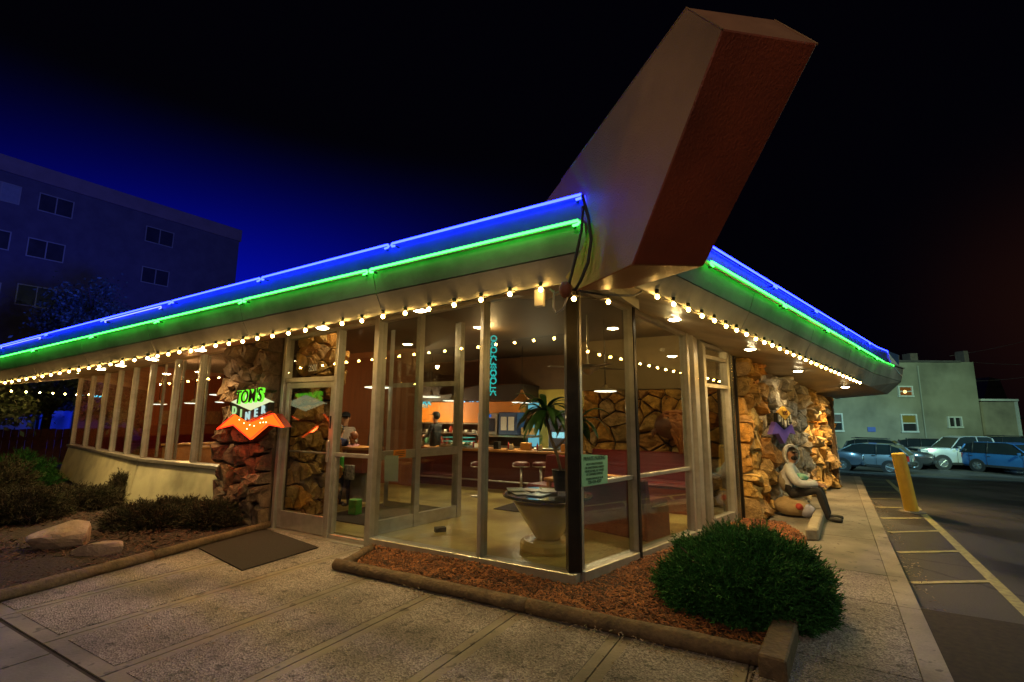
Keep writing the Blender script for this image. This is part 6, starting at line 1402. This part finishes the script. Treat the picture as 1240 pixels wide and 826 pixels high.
# trees and fence at the far left
def tree(label,p,h,cr,seed,m):
    rnd=np.random.RandomState(seed); t=thing('tree',label,'tree',(p[0],p[1],0)); b=MB(); b.tube([(0,0,0),(.1,0,h*.35),(-.05,.1,h*.7),(0,0,h*.9)],[.16,.13,.08,.03],8)
    for k in range(6):
        a=k*1.05; b.tube([(0,0,h*(.35+.07*k)),(cr*.4*math.cos(a),cr*.4*math.sin(a),h*(.5+.07*k)),(cr*.8*math.cos(a),cr*.8*math.sin(a),h*(.6+.06*k))],[.06,.04,.015],5)
    b.build('trunk',BARK,t,smooth=True)
    n=9000; cl=rnd.normal(0,1,(26,3)); cl/=np.linalg.norm(cl,axis=1)[:,None]; cl*=rnd.uniform(.45,1,(26,1))
    c=cl[rnd.randint(0,26,n)]*np.array([cr,cr,h*.32])+np.array([0,0,h*.66])+rnd.normal(0,cr*.17,(n,3)); u=rnd.normal(0,1,(n,3)); u/=np.linalg.norm(u,axis=1)[:,None]; v=np.cross(u,rnd.normal(0,1,(n,3))); v/=np.linalg.norm(v,axis=1)[:,None]; s=rnd.uniform(.05,.11,(n,1))
    vs=np.concatenate([c-u*s,c+v*s*.5,c+u*s,c-v*s*.5],1).reshape(-1,3)
    me=bpy.data.meshes.new('crown'); me.from_pydata(vs.tolist(),[],[(4*i,4*i+1,4*i+2,4*i+3) for i in range(n)]); me.materials.append(m); o=bpy.data.objects.new('crown',me); C.objects.link(o); o.parent=t; return t
TL=mat('dull_tree_leaf',(.045,.075,.05),.7,0,(.06,.10,.05),2,island=True)
tree('dark leafy tree beyond the left end of the diner roof',(-17.5,18.5),4.3,1.7,31,TL)
tree('dark tree at the left edge under the eave',(-15.0,13.2),3.0,1.4,32,TL)
tree('taller tree rising behind the neon roof edge at the left',(-21.5,24.5),8.6,2.1,33,TL)
fn=thing('board_fence','dark maroon board fence past the left end of the window wall','fence',(-15.2,16.6,0)); ogf=L_(fn)
F0=np.array([-17.6,15.2,0]); F1=np.array([-13.2,18.6,0]); df=(F1-F0)/np.linalg.norm(F1-F0); nf=np.array([df[1],-df[0],0]); k=0; s=0
while s<np.linalg.norm(F1-F0): 
    b=MB(); b.fbox(lambda a,o,z:F0+df*a+nf*o+np.array([0,0,z]),s,s+.17,0,.03,0,1.15+.01*(k%3)); b.build('board',mat('maroon_board',(.10,.03,.035),.8,0,(.07,.02,.025),5,.3),fn,org=ogf); s+=.18; k+=1
b=MB(); b.fbox(lambda a,o,z:F0+df*a+nf*o+np.array([0,0,z]),0,5.5,-.05,0,.8,.9); b.build('rail',BARK,fn,org=ogf)
sh_=thing('pale_house','pale blue grey house wall just visible over the maroon fence','house',(-22,27,0)); b=MB(); b.box((0,0,.9),(8,3,1.9),.5); b.build('wall',mat('pale_blue_wall',(.35,.45,.6),.8,0,(.28,.36,.5),1),sh_)
b=MB(); b.box((0,0,2.05),(8.5,3.6,.3),.5); b.build('roof',mat('dark_shingle',(.07,.05,.05)),sh_)
cy=thing('neon_canopy','far canopy edge with a cyan neon tube at the left edge','canopy',(-26,23,0)); b=MB(); b.tube([(-4,-3.2,2.62),(2.7,2.2,2.66)],.05,7); b.build('neon_tube',CYAN,cy,smooth=True); b=MB(); b.box((-1,-.6,2.85),(9,.8,.25),.68); b.build('canopy_slab',SOFF,cy); 
b=MB(); b.box((1.5,1.6,1.35),(.2,.2,2.7),.68); b.build('post',DARKM,cy)
# street lights far away, seen as points and mirrored in the windows
def slamp(label,p,col,s,r=.14,nm='street_lamp',cat='street lamp'):
    t=thing(nm,label,cat,(p[0],p[1],0)); b=MB(); b.tube([(0,0,0),(0,0,p[2]-.1)],[.07,.05],8); b.build('post',DARKM,t,smooth=True); b=MB(); b.lathe((0,0,p[2]-.1),[(.05,0),(r*1.2,.05),(r*1.3,.12),(.04,.2)],14); b.build('housing',DARKM,t,smooth=True); b=MB(); b.ball((0,0,p[2]-.12),r,10); b.build('lamp',emis('lamp_%s'%label[:12].replace(' ','_'),col,s),t,smooth=True)
slamp('white street lamp far beyond the fence at the left',(-27.5,27.6,2.75),(.8,.9,1),5,.12); slamp('cyan white lamp among the trees at the left',(-23,24,2.6),(.3,.9,1),4,.12); slamp('small amber lamp low at the left edge',(-31,26,1.7),(1,.7,.4),4,.1); slamp('reddish lamp next to the left end of the windows',(-19.5,22.3,2.75),(1,.2,.15),3,.1)


# ------------------------------------------------------------------ small litter: leaves, chips and grit strayed on to the paving
lp=[eu*-5.6+ev*1.9,eu*-.2+ev*1.9,eu*1.2+ev*3.6,eu*-.3+ev*3.72,eu*-3.9+ev*5.6,eu*-5.4+ev*5.2]
o=chips('ground_litter',lp,420,.008,mat('litter_bits',(.20,.11,.05),.8,0,(.30,.26,.2),3,island=True),.011); tag(o,'stray bark chips, leaf bits and grit on the front paving','litter')
a_,c_=L0-ax_*.1,L1; nn_=np.array([-ax_[1],ax_[0],0]); nn_=nn_ if nn_[1]<0 else -nn_
lp=[a_+nn_*.06,c_+nn_*.06,c_+nn_*.30,a_+nn_*.22]; o=chips('log_litter',lp,420,.006,mat('litter_bits',(.2,.11,.05)),.010); tag(o,'spilled bark chips along the foot of the front log','litter')
lp=[np.array(KP(1.5,KQ+.02,0)),np.array(KP(1.5,KQ+.25,0)),np.array(KP(14,KQ+.2,0)),np.array(KP(14,KQ+.02,0))]; o=chips('gutter_grit',lp,700,-.098,mat('litter_bits',(.2,.11,.05)),.012); tag(o,'grit and leaf bits lying in the gutter along the kerb','litter')
